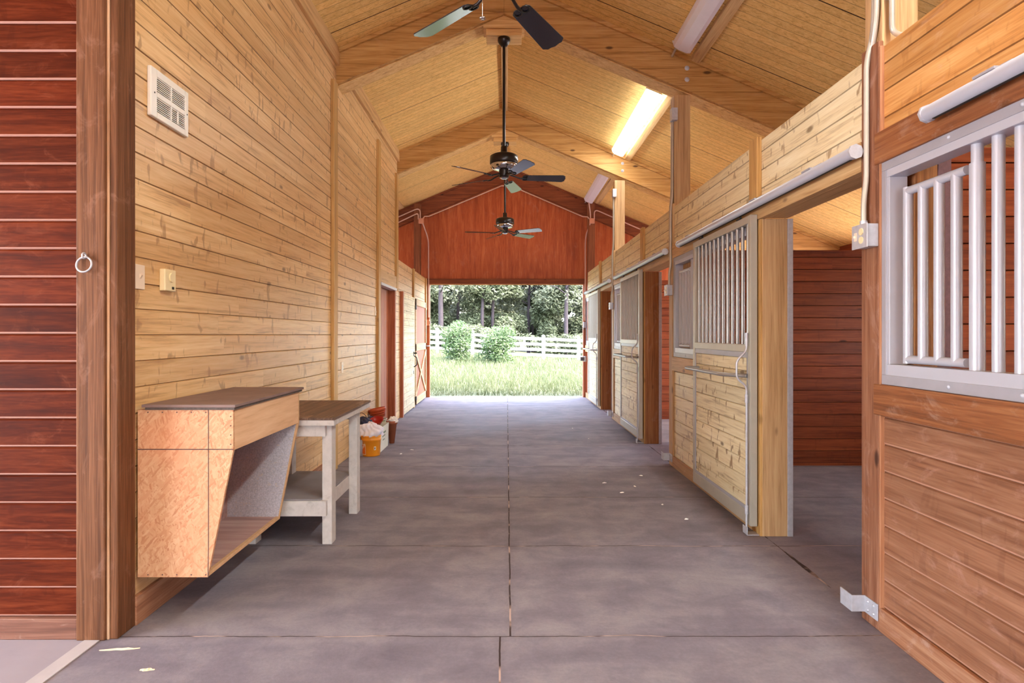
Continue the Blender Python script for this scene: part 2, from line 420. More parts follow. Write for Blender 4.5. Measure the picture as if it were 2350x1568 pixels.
def leaf_mat(name, dark, mid, light, trans=0.35, rough=0.5):
    t = NT(name)
    v, x, y, z = t.coords()
    n = t.noise(v, 1.3, 3.0, 0.6)
    n2 = t.noise(v, 9.0, 2.0, 0.6)
    col = t.ramp(t.math('MULTIPLY_ADD', n2, 0.5, t.math('MULTIPLY', n, 0.5)), [(0.35, dark), (0.5, mid), (0.64, light)])
    t.done(col, rough, 0.0, 0.4)
    tr = t.n('ShaderNodeBsdfTranslucent')
    t.put(tr.inputs[0], col)
    mx = t.n('ShaderNodeMixShader')
    mx.inputs[0].default_value = trans
    t.t.links.new(t.b.outputs[0], mx.inputs[1])
    t.t.links.new(tr.outputs[0], mx.inputs[2])
    out = [n_ for n_ in t.t.nodes if n_.type == 'OUTPUT_MATERIAL'][0]
    t.t.links.new(mx.outputs[0], out.inputs[0])
    return t.m
M['leaf_dark'] = leaf_mat('woodland_leaves', S(44, 50, 36), S(76, 84, 60), S(124, 132, 104))
M['leaf_olive'] = leaf_mat('olive_leaves', S(48, 53, 40), S(84, 90, 68), S(132, 137, 114))
M['leaf_bush'] = leaf_mat('bush_leaves', S(38, 60, 32), S(68, 90, 50), S(112, 124, 86))
M['grass'] = leaf_mat('meadow_grass', S(62, 72, 44), S(90, 99, 67), S(120, 122, 92))

def emissive(name, col, strength):
    t = NT(name)
    t.done(col, 0.4)
    t.put(t.b.inputs['Emission Color'], col)
    t.b.inputs['Emission Strength'].default_value = strength
    return t.m
M['tube_on'] = emissive('lit_diffuser', (0.96, 1.0, 0.97, 1), 9.0)
M['tube_fill'] = emissive('fill_diffuser', (0.95, 1.0, 0.97, 1), 19.0)  # extra strong fill glow for the added fixtures out of view
M['lens_off'] = flat('unlit_diffuser', S(226, 216, 222), 0.3, 0, var=0.02)

# ------------------------------------------------------------------ mesh builder
class MB:
    def __init__(self):
        self.v, self.f, self.sm = [], [], []
    def add(self, verts, faces, smooth=False):
        o = len(self.v)
        self.v += [tuple(p) for p in verts]
        self.f += [tuple(i + o for i in fc) for fc in faces]
        self.sm += [smooth] * len(faces)
        return self
    def box(self, x0, x1, y0, y1, z0, z1):
        x0, x1 = min(x0, x1), max(x0, x1); y0, y1 = min(y0, y1), max(y0, y1); z0, z1 = min(z0, z1), max(z0, z1)
        v = [(x0, y0, z0), (x1, y0, z0), (x1, y1, z0), (x0, y1, z0), (x0, y0, z1), (x1, y0, z1), (x1, y1, z1), (x0, y1, z1)]
        return self.add(v, [(0, 3, 2, 1), (4, 5, 6, 7), (0, 1, 5, 4), (1, 2, 6, 5), (2, 3, 7, 6), (3, 0, 4, 7)])
    def prism(self, poly, axis, a, b):
        """poly: 2D points; axis 'y' -> (x,z) extruded in y; 'x' -> (y,z); 'z' -> (x,y)"""
        n = len(poly)
        def p(q, t):
            return {'y': (q[0], t, q[1]), 'x': (t, q[0], q[1]), 'z': (q[0], q[1], t)}[axis]
        v = [p(q, a) for q in poly] + [p(q, b) for q in poly]
        f = [tuple(range(n)), tuple(range(2 * n - 1, n - 1, -1))]
        f += [(i, n + i, n + (i + 1) % n, (i + 1) % n) for i in range(n)]
        return self.add(v, f)
    def tube(self, path, r, seg=10, cap=True, closed=False, rz=None):
        pts = [Vector(p) for p in path]
        n = len(pts)
        rad = r if isinstance(r, (list, tuple)) else [r] * n
        tang = []
        for i in range(n):
            if closed:
                d = pts[(i + 1) % n] - pts[i - 1]
            else:
                d = pts[min(i + 1, n - 1)] - pts[max(i - 1, 0)]
            tang.append(d.normalized())
        u = tang[0].orthogonal().normalized()
        rings = []
        for i in range(n):
            t = tang[i]
            u = (u - t * u.dot(t))
            u = u.normalized() if u.length > 1e-6 else t.orthogonal().normalized()
            w = t.cross(u)
            rings.append([pts[i] + (u * cos(2 * pi * k / seg) + w * sin(2 * pi * k / seg)) * rad[i] for k in range(seg)])
        v = [p for rg in rings for p in rg]
        f = []
        m = n if closed else n - 1
        for i in range(m):
            a, b = i * seg, ((i + 1) % n) * seg
            for k in range(seg):
                f.append((a + k, a + (k + 1) % seg, b + (k + 1) % seg, b + k))
        self.add(v, f, True)
        if cap and not closed:
            self.add(rings[0], [tuple(range(seg - 1, -1, -1))])
            self.add(rings[-1], [tuple(range(seg))])
        return self
    def lathe(self, prof, c=(0, 0, 0), seg=24, smooth=True, M3=None):
        """prof: (r, z) list around the z axis"""
        v, f = [], []
        for r, z in prof:
            for k in range(seg):
                p = Vector((r * cos(2 * pi * k / seg), r * sin(2 * pi * k / seg), z))
                if M3: p = M3 @ p
                v.append(p + Vector(c))
        for i in range(len(prof) - 1):
            for k in range(seg):
                f.append((i * seg + k, i * seg + (k + 1) % seg, (i + 1) * seg + (k + 1) % seg, (i + 1) * seg + k))
        return self.add(v, f, smooth)
    def planks(self, o, u, vdir, n, L, H, pitch, off=0.0, g=0.0045, dep=0.007):
        """grooved boards: o corner, u along the boards, vdir across them, n outward"""
        o, u, vdir, n = Vector(o), Vector(u), Vector(vdir), Vector(n)
        cuts = [0.0]
        k = off
        while k < H - 0.01:
            if k > 0.01: cuts.append(k)
            k += pitch
        cuts.append(H)
        prof = []
        for a, b in zip(cuts[:-1], cuts[1:]):
            prof += [(a, -dep), (a + g, 0), (b - g, 0), (b, -dep)]
        pts = []
        for h, d in prof:
            q = o + vdir * h + n * d
            pts += [q, q + u * L]
        flip = u.cross(vdir).dot(n) < 0
        f = []
        for i in range(len(prof) - 1):
            a = i * 2
            f.append((a, a + 2, a + 3, a + 1) if flip else (a, a + 1, a + 3, a + 2))
        return self.add(pts, f)
    def build(self, name, mat, parent=None, bevel=0.0):
        me = bpy.data.meshes.new(name)
        off = Vector((0, 0, 0))
        if parent is not None:
            q = parent
            while q is not None:
                off += q.location
                q = q.parent
        me.from_pydata([Vector(p) - off for p in self.v], [], self.f)
        me.polygons.foreach_set('use_smooth', self.sm)
        me.update()
        me.materials.append(mat)
        o = bpy.data.objects.new(name, me)
        COL.objects.link(o)
        if parent is not None:
            o.parent = parent
        if bevel:
            b = o.modifiers.new('bevel', 'BEVEL')
            b.width = bevel
            b.segments = 2
            b.limit_method = 'ANGLE'
            b.angle_limit = radians(40)
        return o

def fillet(path, r, n=6):
    P = [Vector(p) for p in path]
    out = [P[0]]
    for i in range(1, len(P) - 1):
        a, b, c = P[i - 1], P[i], P[i + 1]
        d1, d2 = (a - b), (c - b)
        rr = min(r, d1.length * 0.49, d2.length * 0.49)
        s, e = b + d1.normalized() * rr, b + d2.normalized() * rr
        for k in range(n + 1):
            t = k / n
            out.append(s * (1 - t) ** 2 + b * 2 * t * (1 - t) + e * t * t)
    out.append(P[-1])
    return out

def tag(o, label=None, cat=None, group=None, kind=None):
    if label: o['label'] = label
    if cat: o['category'] = cat
    if group: o['group'] = group
    if kind: o['kind'] = kind
    return o
def thing(name, loc, label, cat, group=None):
    o = bpy.data.objects.new(name, None)
    o.empty_display_size = 0.1
    o.location = loc
    COL.objects.link(o)
    return tag(o, label, cat, group)
def struct(name, mb, mat, label=None, bevel=0.0, parent=None):
    o = mb.build(name, mat, parent, bevel)
    if parent is None: o['kind'] = 'structure'
    if label: o['label'] = label
    return o
def dup(root, loc, label, group=None):
    def cp(o, par):
        c = o.copy()
        COL.objects.link(c)
        if par is not None: c.parent = par
        for ch in list(o.children):
            cp(ch, c)
        return c
    r = cp(root, None)
    r.location = loc
    r['label'] = label
    if group: r['group'] = group
    return r

# ------------------------------------------------------------------ dimensions
XL, XR = -1.80, 1.775            # aisle faces of the left and right board walls
P0, BAY = 2.88, 3.58             # near edge of the first post on the right, bay length
YE = P0 + 3 * BAY                # end wall
RX, RZ, SL = -0.03, 5.14, 0.42   # ridge position, ridge height of the ceiling, slope
WT = 2.76                        # top of the right board wall
XO = 5.45                        # outer walls
def ceil_z(x): return RZ - SL * abs(x - RX)
BD = 0.355                       # depth of the rafters

# ------------------------------------------------------------------ floor, ground
struct('floor', MB().box(-1.86, XO, -8.6, YE + 0.06, -0.12, 0.0), M['concrete'])
struct('floor_side', MB().box(-7.5, -1.93, -8.6, 2.86, -0.12, 0.0), M['pale_concrete'])
struct('floor_left', MB().box(-XO, -1.86, 2.86, YE + 0.06, -0.12, 0.0), M['concrete'])
struct('trim_1', MB().box(-1.93, -1.86, -8.6, 2.86, -0.12, 0.004), M['strip_white'])

# ------------------------------------------------------------------ ceiling (two slopes)
def slope_slab(x0, x1, y0, y1):
    m = MB()
    m.prism([(x0, ceil_z(x0)), (x1, ceil_z(x1)), (x1, ceil_z(x1) + 0.12), (x0, ceil_z(x0) + 0.12)], 'y', y0, y1)
    return m
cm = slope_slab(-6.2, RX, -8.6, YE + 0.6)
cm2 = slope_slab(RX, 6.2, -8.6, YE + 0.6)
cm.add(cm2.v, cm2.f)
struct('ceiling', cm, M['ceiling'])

# ------------------------------------------------------------------ left side
# frontal wall of dark boards left of the corner post
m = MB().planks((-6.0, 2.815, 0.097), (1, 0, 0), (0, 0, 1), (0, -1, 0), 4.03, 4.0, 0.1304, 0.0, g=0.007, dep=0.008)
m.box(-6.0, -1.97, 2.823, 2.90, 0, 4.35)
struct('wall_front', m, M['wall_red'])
struct('baseboard_front', MB().box(-6.0, -1.97, 2.795, 2.83, 0.0, 0.097), M['base_red'], bevel=0.004)

# tall board wall, then the low wall with doors
YB2 = P0 + 2 * BAY               # where the tall wall stops
ZL = 4.40
m = MB()
def left_planks(y0, y1, z0, z1, th=0.09):
    k0 = math.ceil((z0 - 1e-6) / 0.127) * 0.127 - z0
    m.planks((XL, y0, z0), (0, 1, 0), (0, 0, 1), (1, 0, 0), y1 - y0, z1 - z0, 0.127, k0)
    m.box(XL - th, XL - 0.007, y0, y1, z0, z1)
left_planks(2.937, 8.56, 0.0, ZL)
left_planks(8.56, 9.80, 2.12, ZL)
left_planks(9.80, YB2 - 0.02, 0.0, ZL)
left_planks(YB2 - 0.02, 13.36, 2.11, 2.65)
left_planks(13.36, YE - 0.002, 0.0, 2.65, 0.04)
left_planks(YB2 - 0.02, 10.30, 0.0, 2.11)
struct('wall_left', m, M['wall_honey'])
# end cap of the tall wall seen over the low wall
struct('wall_left_return', MB().box(-XO, XL - 0.09, YB2 - 0.1, YB2 - 0.02, 0, 3.4), M['stall_red'])
struct('baseboard_left', MB().box(XL, XL + 0.022, 2.93, 6.24, 0.0, 0.14), M['base_y'], bevel=0.003)
struct('wall_left_outer', MB().box(-XO - 0.1, -XO, 2.9, 10.4, 0, ceil_z(-XO)).box(-XO - 0.1, -XO, 10.4, YE, 0, 1.0).box(-XO - 0.1, -XO, 13.3, YE, 1.0, ceil_z(-XO)).box(-XO - 0.1, -XO, 10.4, 13.3, 2.6, ceil_z(-XO)), M['stall_red_side'])  # opening toward the far end added to light the right wall
# verticals on the left wall
def vtrim(name, y0, y1, z0, z1, mat='trim_honey', x=XL, t=0.035):
    return struct(name, MB().box(x, x + t, y0, y1, z0, z1), M[mat], bevel=0.004)
vtrim('trim_2', 6.24, 6.38, 0.0, 4.02)
vtrim('trim_3', 8.42, 8.56, 0.0, 4.10)
vtrim('trim_4', 9.80, 9.95, 2.12, 4.0)
vtrim('trim_5', 11.62, 11.74, 0.0, 2.66)
vtrim('trim_6', 13.40, 13.50, 1.95, 2.64)
# top trim along the ceiling
struct('trim_7', MB().box(XL, XL + 0.04, 2.95, YB2 - 0.02, 4.235, 4.42), M['trim_y'], bevel=0.004)

# corner post: front plank, pale joint and side plank
t = thing('corner_post', (-1.89, 2.86, 0), 'big reddish timber corner post with iron tie ring, foot of the long honey wall', 'post')
MB().box(-1.968, -1.835, 2.785, 2.93, 0, 4.31).build('post_core', M['post_corner'], t, 0.006)
MB().box(-1.822, -1.785, 2.80, 2.935, 0, 4.36).build('side_board', M['post_corner'], t, 0.006)
MB().box(-1.835, -1.822, 2.795, 2.935, 0, 4.36).build('pale_bead', M['bead'], t, 0.004)
t = thing('tie_ring', (-1.908, 2.785, 1.70), 'steel tie ring on the front of the reddish corner post', 'ring')
c = Vector((-1.918, 2.768, 1.718))
MB().tube([c + Vector((0.0345 * cos(a), 0.006 * sin(a) - 0.0, 0.0345 * sin(a))) for a in [2 * pi * i / 28 for i in range(28)]], 0.0045, 8, closed=True).build('ring', M['galv'], t)
e = c + Vector((0, 0.0, 0.040))
MB().tube([e + Vector((0.0, 0.012 * cos(a), 0.012 * sin(a))) for a in [2 * pi * i / 16 for i in range(16)]], 0.0042, 8, closed=True).tube([e + Vector((0, 0.012, 0)), e + Vector((0, 0.03, 0))], 0.0042, 8).build('screw_eye', M['galv'], t)

# wall heater
hy0, hy1, hz0, hz1 = 3.05, 3.41, 2.50, 2.75
t = thing('wall_heater', (XL, 3.23, hz0), 'white louvred wall heater set high in the honey board wall', 'heater')
m = MB()
x1 = XL + 0.022
m.box(XL, x1, hy0, hy0 + 0.055, hz0, hz1).box(XL, x1, hy1 - 0.035, hy1, hz0, hz1)
yin0, yin1 = hy0 + 0.055, hy1 - 0.035
m.box(XL, x1, yin0, yin1, hz0, hz0 + 0.035).box(XL, x1, yin0, yin1, hz1 - 0.04, hz1)
m.box(XL, x1, yin0, yin1, hz0 + 0.108, hz0 + 0.138)
ym = (yin0 + yin1) / 2
m.box(XL, x1, ym - 0.005, ym + 0.005, hz0, hz1)
m.build('cover', M['white_plastic'], t, 0.006)
m = MB()
for zb, n in ((hz0 + 0.035, 7), (hz0 + 0.138, 7)):
    for k in range(n):
        z = zb + 0.004 + k * 0.0103
        m.prism([(XL + 0.006, z + 0.004), (x1 - 0.002, z), (x1 - 0.002, z + 0.0035), (XL + 0.006, z + 0.0075)], 'y', yin0, yin1)
m.build('louvres', M['white_plastic'], t)
MB().box(XL, XL + 0.004, yin0, yin1, hz0 + 0.035, hz1 - 0.04).build('dark_interior', M['black_slot'], t)
for yy, zz in ((hy0 + 0.03, hz0 + 0.123), (hy1 - 0.017, hz0 + 0.123)):
    MB().tube([(x1 - 0.001, yy, zz), (x1 + 0.002, yy, zz)], 0.004, 10).build('screw', M['dark_metal'], t)
MB().box(x1 - 0.004, x1 + 0.003, ym + 0.055, ym + 0.062, hz0 + 0.036, hz0 + 0.106).build('knob_slot', M['white_plastic'], t, 0.001)

# light switch
t = thing('light_switch', (XL, 2.985, 1.62), 'pinkish white light switch plate on the honey boards beside the corner post', 'switch')
MB().box(XL, XL + 0.007, 2.948, 3.024, 1.622, 1.742).build('plate', M['ivory_plastic'], t, 0.003)
MB().prism([(XL + 0.006, 1.672), (XL + 0.017, 1.690), (XL + 0.012, 1.697), (XL + 0.006, 1.697)], 'y', 2.980, 2.992).build('toggle', M['ivory_plastic'], t)
# thermostat
t = thing('thermostat', (XL, 3.21, 1.62), 'cream dial thermostat on the honey boards to the right of the light switch', 'thermostat')
MB().box(XL, XL + 0.032, 3.158, 3.262, 1.628, 1.742).build('body', M['cream_plastic'], t, 0.005)
MB().tube([(XL + 0.031, 3.215, 1.70), (XL + 0.040, 3.215, 1.70)], 0.024, 24).build('dial', M['cream_plastic'], t)
MB().box(XL + 0.031, XL + 0.034, 3.222, 3.240, 1.638, 1.652).build('badge', M['dark_metal'], t)
# small switch plates further along
t = thing('wall_outlet', (XL, 6.66, 0.98), 'white socket plate low on the honey boards beyond the work table', 'outlet')
MB().box(XL, XL + 0.006, 6.62, 6.70, 0.98, 1.10).build('plate', M['ivory_plastic'], t, 0.002)
MB().box(XL + 0.005, XL + 0.009, 6.64, 6.68, 1.01, 1.07).build('receptacle', M['white_plastic'], t, 0.003)
t = thing('door_switch', (XL, 8.34, 1.68), 'small pale switch plate on the honey boards beside the recessed red door', 'switch')
MB().box(XL, XL + 0.006, 8.31, 8.38, 1.66, 1.78).build('plate', M['ivory_plastic'], t, 0.002)
MB().box(XL + 0.005, XL + 0.018, 8.34, 8.35, 1.70, 1.72).build('toggle', M['ivory_plastic'], t)

# recessed red door in the tall wall
d3 = thing('door_1', (XL, 9.2, 0), 'closed reddish plank door recessed in the left wall beyond the buckets', 'door')
d3['kind'] = 'structure'
MB().planks((XL - 0.085, 8.57, 0.01), (0, 0, 1), (0, 1, 0), (1, 0, 0), 2.09, 1.2, 0.2, 0.0).box(XL - 0.13, XL - 0.092, 8.56, 9.80, 0, 2.12).build('door_leaf', M['jamb_red'], d3)
m = MB().box(XL - 0.085, XL + 0.02, 9.72, 9.80, 0, 2.12).box(XL - 0.085, XL + 0.0, 8.56, 8.60, 0, 2.12)
m.build('jamb', M['jamb_red'], d3, 0.004)
MB().box(XL - 0.06, XL + 0.04, 8.58, 9.78, 2.10, 2.14).build('head_track', M['galv'], d3, 0.003)
struct('trim_8', MB().box(XL, XL + 0.03, 8.56, 9.80, 2.13, 2.33), M['trim_y'], bevel=0.004)

# pale board door with black handle
d1 = thing('door_2', (XL, 10.95, 0), 'pale board hinged door with black handle in the low left wall', 'door')
d1['kind'] = 'structure'
MB().planks((XL + 0.05, 10.36, 0.03), (0, 1, 0), (0, 0, 1), (1, 0, 0), 1.22, 2.07, 0.127, 0.0).box(XL - 0.03, XL + 0.043, 10.36, 11.58, 0.03, 2.10).build('door_leaf', M['plank_door'], d1)
MB().box(XL - 0.05, XL + 0.055, 10.27, 10.36, 0, 2.13).build('jamb', M['jamb_red'], d1, 0.004)
hx, hy = XL + 0.05, 11.47
MB().box(hx, hx + 0.008, hy - 0.03, hy + 0.03, 1.00, 1.08).tube([(hx, hy, 1.05), (hx + 0.06, hy, 1.05)], 0.014, 10).build('latch', M['dark_metal'], d1)
MB().tube(fillet([(hx, hy + 0.02, 1.0), (hx + 0.055, hy + 0.02, 0.97), (hx + 0.055, hy + 0.02, 0.82), (hx, hy + 0.02, 0.79)], 0.04), 0.009, 8).build('handle', M['dark_metal'], d1)
MB().box(hx, hx + 0.006, hy - 0.02, hy + 0.02, 0.66, 0.72).build('keyhole_plate', M['dark_metal'], d1)

# dutch door with cross brace
d2 = thing('door_3', (XL, 12.5, 0), 'pinkish red dutch door with pale rails and crossed braces near the far opening', 'door')
d2['kind'] = 'structure'
dy0, dy1 = 11.76, 13.34
MB().box(XL - 0.03, XL + 0.02, dy0, dy1, 0.04, 2.09).build('door_panel', M['jamb_red'], d2)
m = MB()
xa, xb = XL + 0.02, XL + 0.045
for (a, b, c_, d_) in ((dy0, dy0 + 0.1, 0.04, 2.09), (dy1 - 0.1, dy1, 0.04, 2.09), (dy0, dy1, 0.04, 0.18), (dy0, dy1, 1.08, 1.22), (dy0, dy1, 1.97, 2.09)):
    m.box(xa, xb, a, b, c_, d_)
m.build('frame', M['trim_y'], d2, 0.003)
for s in (0, 1):
    a, b = (dy0 + 0.1, dy1 - 0.1) if s == 0 else (dy1 - 0.1, dy0 + 0.1)
    w = 0.045
    MB().prism([(a, 0.18 - 0.0), (a, 0.18 + 2 * w), (b, 1.08), (b, 1.08 - 2 * w)], 'x', xa, xb - 0.002 * s).build('brace', M['trim_y'], d2)
for z in (0.16, 1.93):
    MB().box(xb, xb + 0.008, dy0 - 0.05, dy0 + 0.10, z - 0.03, z + 0.03).tube([(xb + 0.006, dy0 - 0.01, z - 0.05), (xb + 0.006, dy0 - 0.01, z + 0.05)], 0.01, 8).build('hinge', M['dark_metal'], d2)
MB().tube([(xb, dy1 - 0.05, 1.15), (xb + 0.05, dy1 - 0.05, 1.15), (xb + 0.06, dy1 + 0.08, 1.15)], 0.012, 8).build('bolt', M['galv'], d2)

# ------------------------------------------------------------------ right side walls
m0, m1 = MB(), MB()
def right_planks(mm, y0, y1, z0, z1):
    k0 = (math.ceil((z0 - 0.114 - 1e-6) / PITCH) * PITCH + 0.114) - z0
    mm.planks((XR, y0, z0), (0, 1, 0), (0, 0, 1), (-1, 0, 0), y1 - y0, z1 - z0, PITCH, k0)
    mm.box(XR + 0.007, XR + 0.10, y0, y1, z0, z1)
for k in range(3):
    right_planks(m1, P0 + k * BAY + 0.147, P0 + (k + 1) * BAY - (0.002 if k < 2 else 0.285), 2.30, WT)
for k in range(3):
    right_planks(m1, P0 + k * BAY + 1.487, P0 + (k + 1) * BAY - (0.002 if k < 2 else 0.285), 0.0, 1.17)
struct('wall_right', m1, M['wall_pale'])
top0 = MB()
right_planks(top0, -8.5, P0 - 0.002, 2.30, WT)
struct('wall_right_upper_near', top0, M['wall_near_top'])
right_planks(m0, -0.70 + 1.485, P0 - 0.002, 0.0, 1.17)
struct('wall_right_near', m0, M['wall_near'])
ti = 10
for k in range(-1, 3):
    p = P0 + k * BAY
    y0, y1 = p + 1.485, p + BAY + (0.03 if k == -1 else 0)
    near = k == -1
    struct('trim_%d' % ti, MB().box(XR - 0.028, XR, y0, y1, 1.02, 1.165), M['trim_y_brown' if near else 'trim_y'], bevel=0.004); ti += 1
    struct('trim_%d' % ti, MB().box(XR - 0.024, XR + 0.02, p + 0.14 if not near else -8.5, p + BAY + (0.03 if near else 0), 2.205, 2.355), M['trim_y_brown' if near else 'trim_y'], bevel=0.004); ti += 1
    struct('baseboard_right_%d' % (k + 2), MB().box(XR - 0.02, XR, y0, p + BAY, 0.0, 0.114), M['base_y' if near else 'base_pale'], bevel=0.004)
    # header joist behind the rail over the doorway
    struct('trim_%d' % ti, MB().box(XR + 0.02, XR + 0.17, p + 0.14, p + 1.345, 2.205, 2.36), M['trim_y_brown' if near else 'trim_y'], bevel=0.004); ti += 1

# stall partitions, outer wall; unseen window openings added and sized to let light in
for k in range(0, 3):
    y = P0 + k * BAY + 0.045
    m = MB()
    m.planks((1.95, y, 0.08), (1, 0, 0), (0, 0, 1), (0, -1, 0), XO - 1.95, 2.22, 0.129, -0.05 + 0.129)
    m.planks((1.95, y + 0.09, 0.08), (1, 0, 0), (0, 0, 1), (0, 1, 0), XO - 1.95, 2.22, 0.129, -0.05 + 0.129)
    m.box(1.95, XO, y + 0.007, y + 0.083, 0.0, 2.30)
    struct('wall_partition_%d' % (k + 1), m, M['stall_red'])
m = MB()
for k, (w, za, zb) in enumerate(((0.5, 1.3, 2.1), (0.7, 1.3, 2.2), (2.2, 1.0, 2.6), (2.2, 1.0, 2.6))):
    p = P0 + (k - 1) * BAY
    e = (BAY - w) / 2
    m.box(XO, XO + 0.1, p, p + BAY, 0, za).box(XO, XO + 0.1, p, p + BAY, zb, ceil_z(XO) + 0.05)
    m.box(XO, XO + 0.1, p, p + e, za, zb).box(XO, XO + 0.1, p + BAY - e, p + BAY, za, zb)
m.box(XO, XO + 0.1, -8.6, P0 - BAY, 0, ceil_z(XO) + 0.05)
struct('wall_right_outer', m, M['stall_red_side'])

# ------------------------------------------------------------------ right posts, jamb posts, battens, galvanised strips
PG = 'timber posts along the right row of stalls'
def right_post(k):
    p = P0 + k * BAY
    lab = ['reddish brown timber post between the nearest grille and the first open stall doorway',
           'honey timber post between the first and second stall doors, rising to the rafter',
           'honey timber post between the second and third stall doors, rising to the rafter'][k]
    t = thing('timber_post', (1.85, p + 0.07, 0), lab, 'post', PG)
    bm = M['post_red'] if k == 0 else M['post_honey']
    MB().box(1.755, XR + 0.005, p, p + 0.14, 0, 2.79).build('face_board', bm, t, 0.005)
    MB().box(XR, 1.945, p + 0.002, p + 0.145, 0, ceil_z(1.945) - BD - 0.014).build('post_core', M['post_honey'], t, 0.006)
    if k == 0:
        MB().box(1.757, XR + 0.004, p - 0.012, p, 0.0, 2.76).build('edge_strip', M['edge_tan'], t, 0.002)
    return t
for k in range(3):
    right_post(k)
JG = 'door jamb posts of the right row of stalls'
jl = ['wide tan jamb post with a steel edge strip behind the nearest open stall door', 'brown jamb post with a steel edge strip behind the second stall door', 'dark brown jamb post behind the third stall door']
for k in range(3):
    p = P0 + k * BAY + 1.345
    t = thing('jamb_post', (1.86, p + 0.07, 0), jl[k], 'post', JG)
    MB().box(1.772, 1.945, p, p + 0.14, 0, 2.203).build('post_core', M['post_brown' if k else 'post_honey'], t, 0.004)
    MB().box(1.757, 1.774, p + 0.004, p + 0.14, 0, 2.203).build('face_board', M['trim_honey'], t, 0.003)
    MB().box(1.945, 1.983, p - 0.002, p + 0.14, 0, 2.203).build('steel_strip', M['galv'], t, 0.002)
    b = MB().box(XR - 0.035, XR, p + 0.02, p + 0.16, 2.355, WT + 0.02).build('batten', M['trim_honey'], None, 0.004)
    tag(b, ['upright batten on the upper boards above the nearest stall door', 'upright batten on the upper boards above the second stall door', 'upright batten on the upper boards above the farthest stall door'][k], 'batten', 'battens above the stall doors')
# corner stud with steel strip inside the nearest stall, seen through the grille
t = thing('corner_stud', (2.05, P0, 0), 'brown stud edged with a steel strip inside the nearest stall behind the bars', 'post')
MB().box(1.88, 1.985, P0 - 0.07, P0 + 0.04, 0, 2.28).build('stud', M['post_brown'], t, 0.003)
MB().box(1.985, 2.045, P0 - 0.075, P0 + 0.04, 0, 2.28).build('steel_strip', M['strip_purple'], t, 0.002)

# ------------------------------------------------------------------ fixed grilles with swing feeder gate
def make_grille(y0, y1, label, nbars=99):
    """between y0 and y1 (y1 the far end)"""
    t = thing('stall_grille', (XR, (y0 + y1) / 2, 1.17), label, 'grille', 'fixed stall grilles')
    za, zb = 1.262, 2.13
    fx = XR - 0.012
    m = MB()
    m.box(fx, XR + 0.005, y0, y1, 1.167, 1.212).box(fx, XR + 0.005, y0, y1, 2.165, 2.212)
    m.box(fx, XR + 0.005, y1 - 0.042, y1, 1.212, 2.165).box(fx, XR + 0.005, y0, y0 + 0.042, 1.212, 2.165)
    m.build('flange', M['flange_grey'], t, 0.002)
    m = MB()
    m.box(fx + 0.004, XR + 0.075, y0 + 0.04, y1 - 0.04, 1.21, za).box(fx + 0.004, XR + 0.075, y0 + 0.04, y1 - 0.04, zb, 2.168)
    m.box(fx + 0.004, XR + 0.075, y1 - 0.062, y1 - 0.04, za, zb).box(fx + 0.004, XR + 0.075, y0 + 0.04, y0 + 0.062, za, zb)
    m.build('channel_frame', M['silver_paint'], t, 0.002)
    for yy in [y0 + 0.25 + 0.35 * i for i in range(int((y1 - y0) / 0.35))]:
        for zz in (1.19, 2.188):
            MB().lathe([(0.0, 0.006), (0.006, 0.005), (0.009, 0.0)], (fx, yy, zz), 8, True, Matrix(((0, 0, -1), (0, 1, 0), (1, 0, 0)))).build('screw', M['silver_paint'], t)
    bx = XR + 0.03
    g = MB().tube(fillet([(bx, y1 - 0.135, 2.045), (bx, y1 - 0.49, 2.045)], 0.01), 0.019, 12).build('feeder_gate', M['silver_paint'], t)
    MB().tube([(bx, y1 - 0.135, 1.288), (bx, y1 - 0.49, 1.288)], 0.019, 12).build('gate_rail', M['silver_paint'], g)
    for i in range(4):
        yy = y1 - 0.135 - 0.0985 * i
        MB().tube([(bx, yy, 1.27 if i == 0 else 1.288), (bx, yy, 2.062 if i == 0 else 2.045)], 0.0202, 14).build('gate_bar', M['silver_paint'], g)
    yp = y1 - 0.538
    MB().tube([(bx, yp, za), (bx, yp, 2.058)], 0.0262, 16).build('pivot_sleeve', M['silver_paint'], g)
    yb = yp
    i = 0
    while yb > y0 + 0.09 and i < nbars:
        MB().tube([(bx, yb, za - 0.01), (bx, yb, zb + 0.01)], 0.0205, 14).build('bar', M['silver_paint'], t)
        yb -= 0.101
        i += 1
    return t
gl = ['nearest silver barred stall grille at the right edge with a swing feeder gate', 'barred stall grille beside the first sliding stall door', 'barred stall grille beside the second sliding stall door', 'barred stall grille beside the farthest sliding stall door']
g0 = make_grille(-0.70 + 1.485, P0 - 0.002, gl[0])
g1 = make_grille(P0 + 1.487, P0 + BAY - 0.002, gl[1], 2)
for k in (1, 2):
    dup(g1, g1.location + Vector((0, BAY * k, 0)), gl[k + 1])

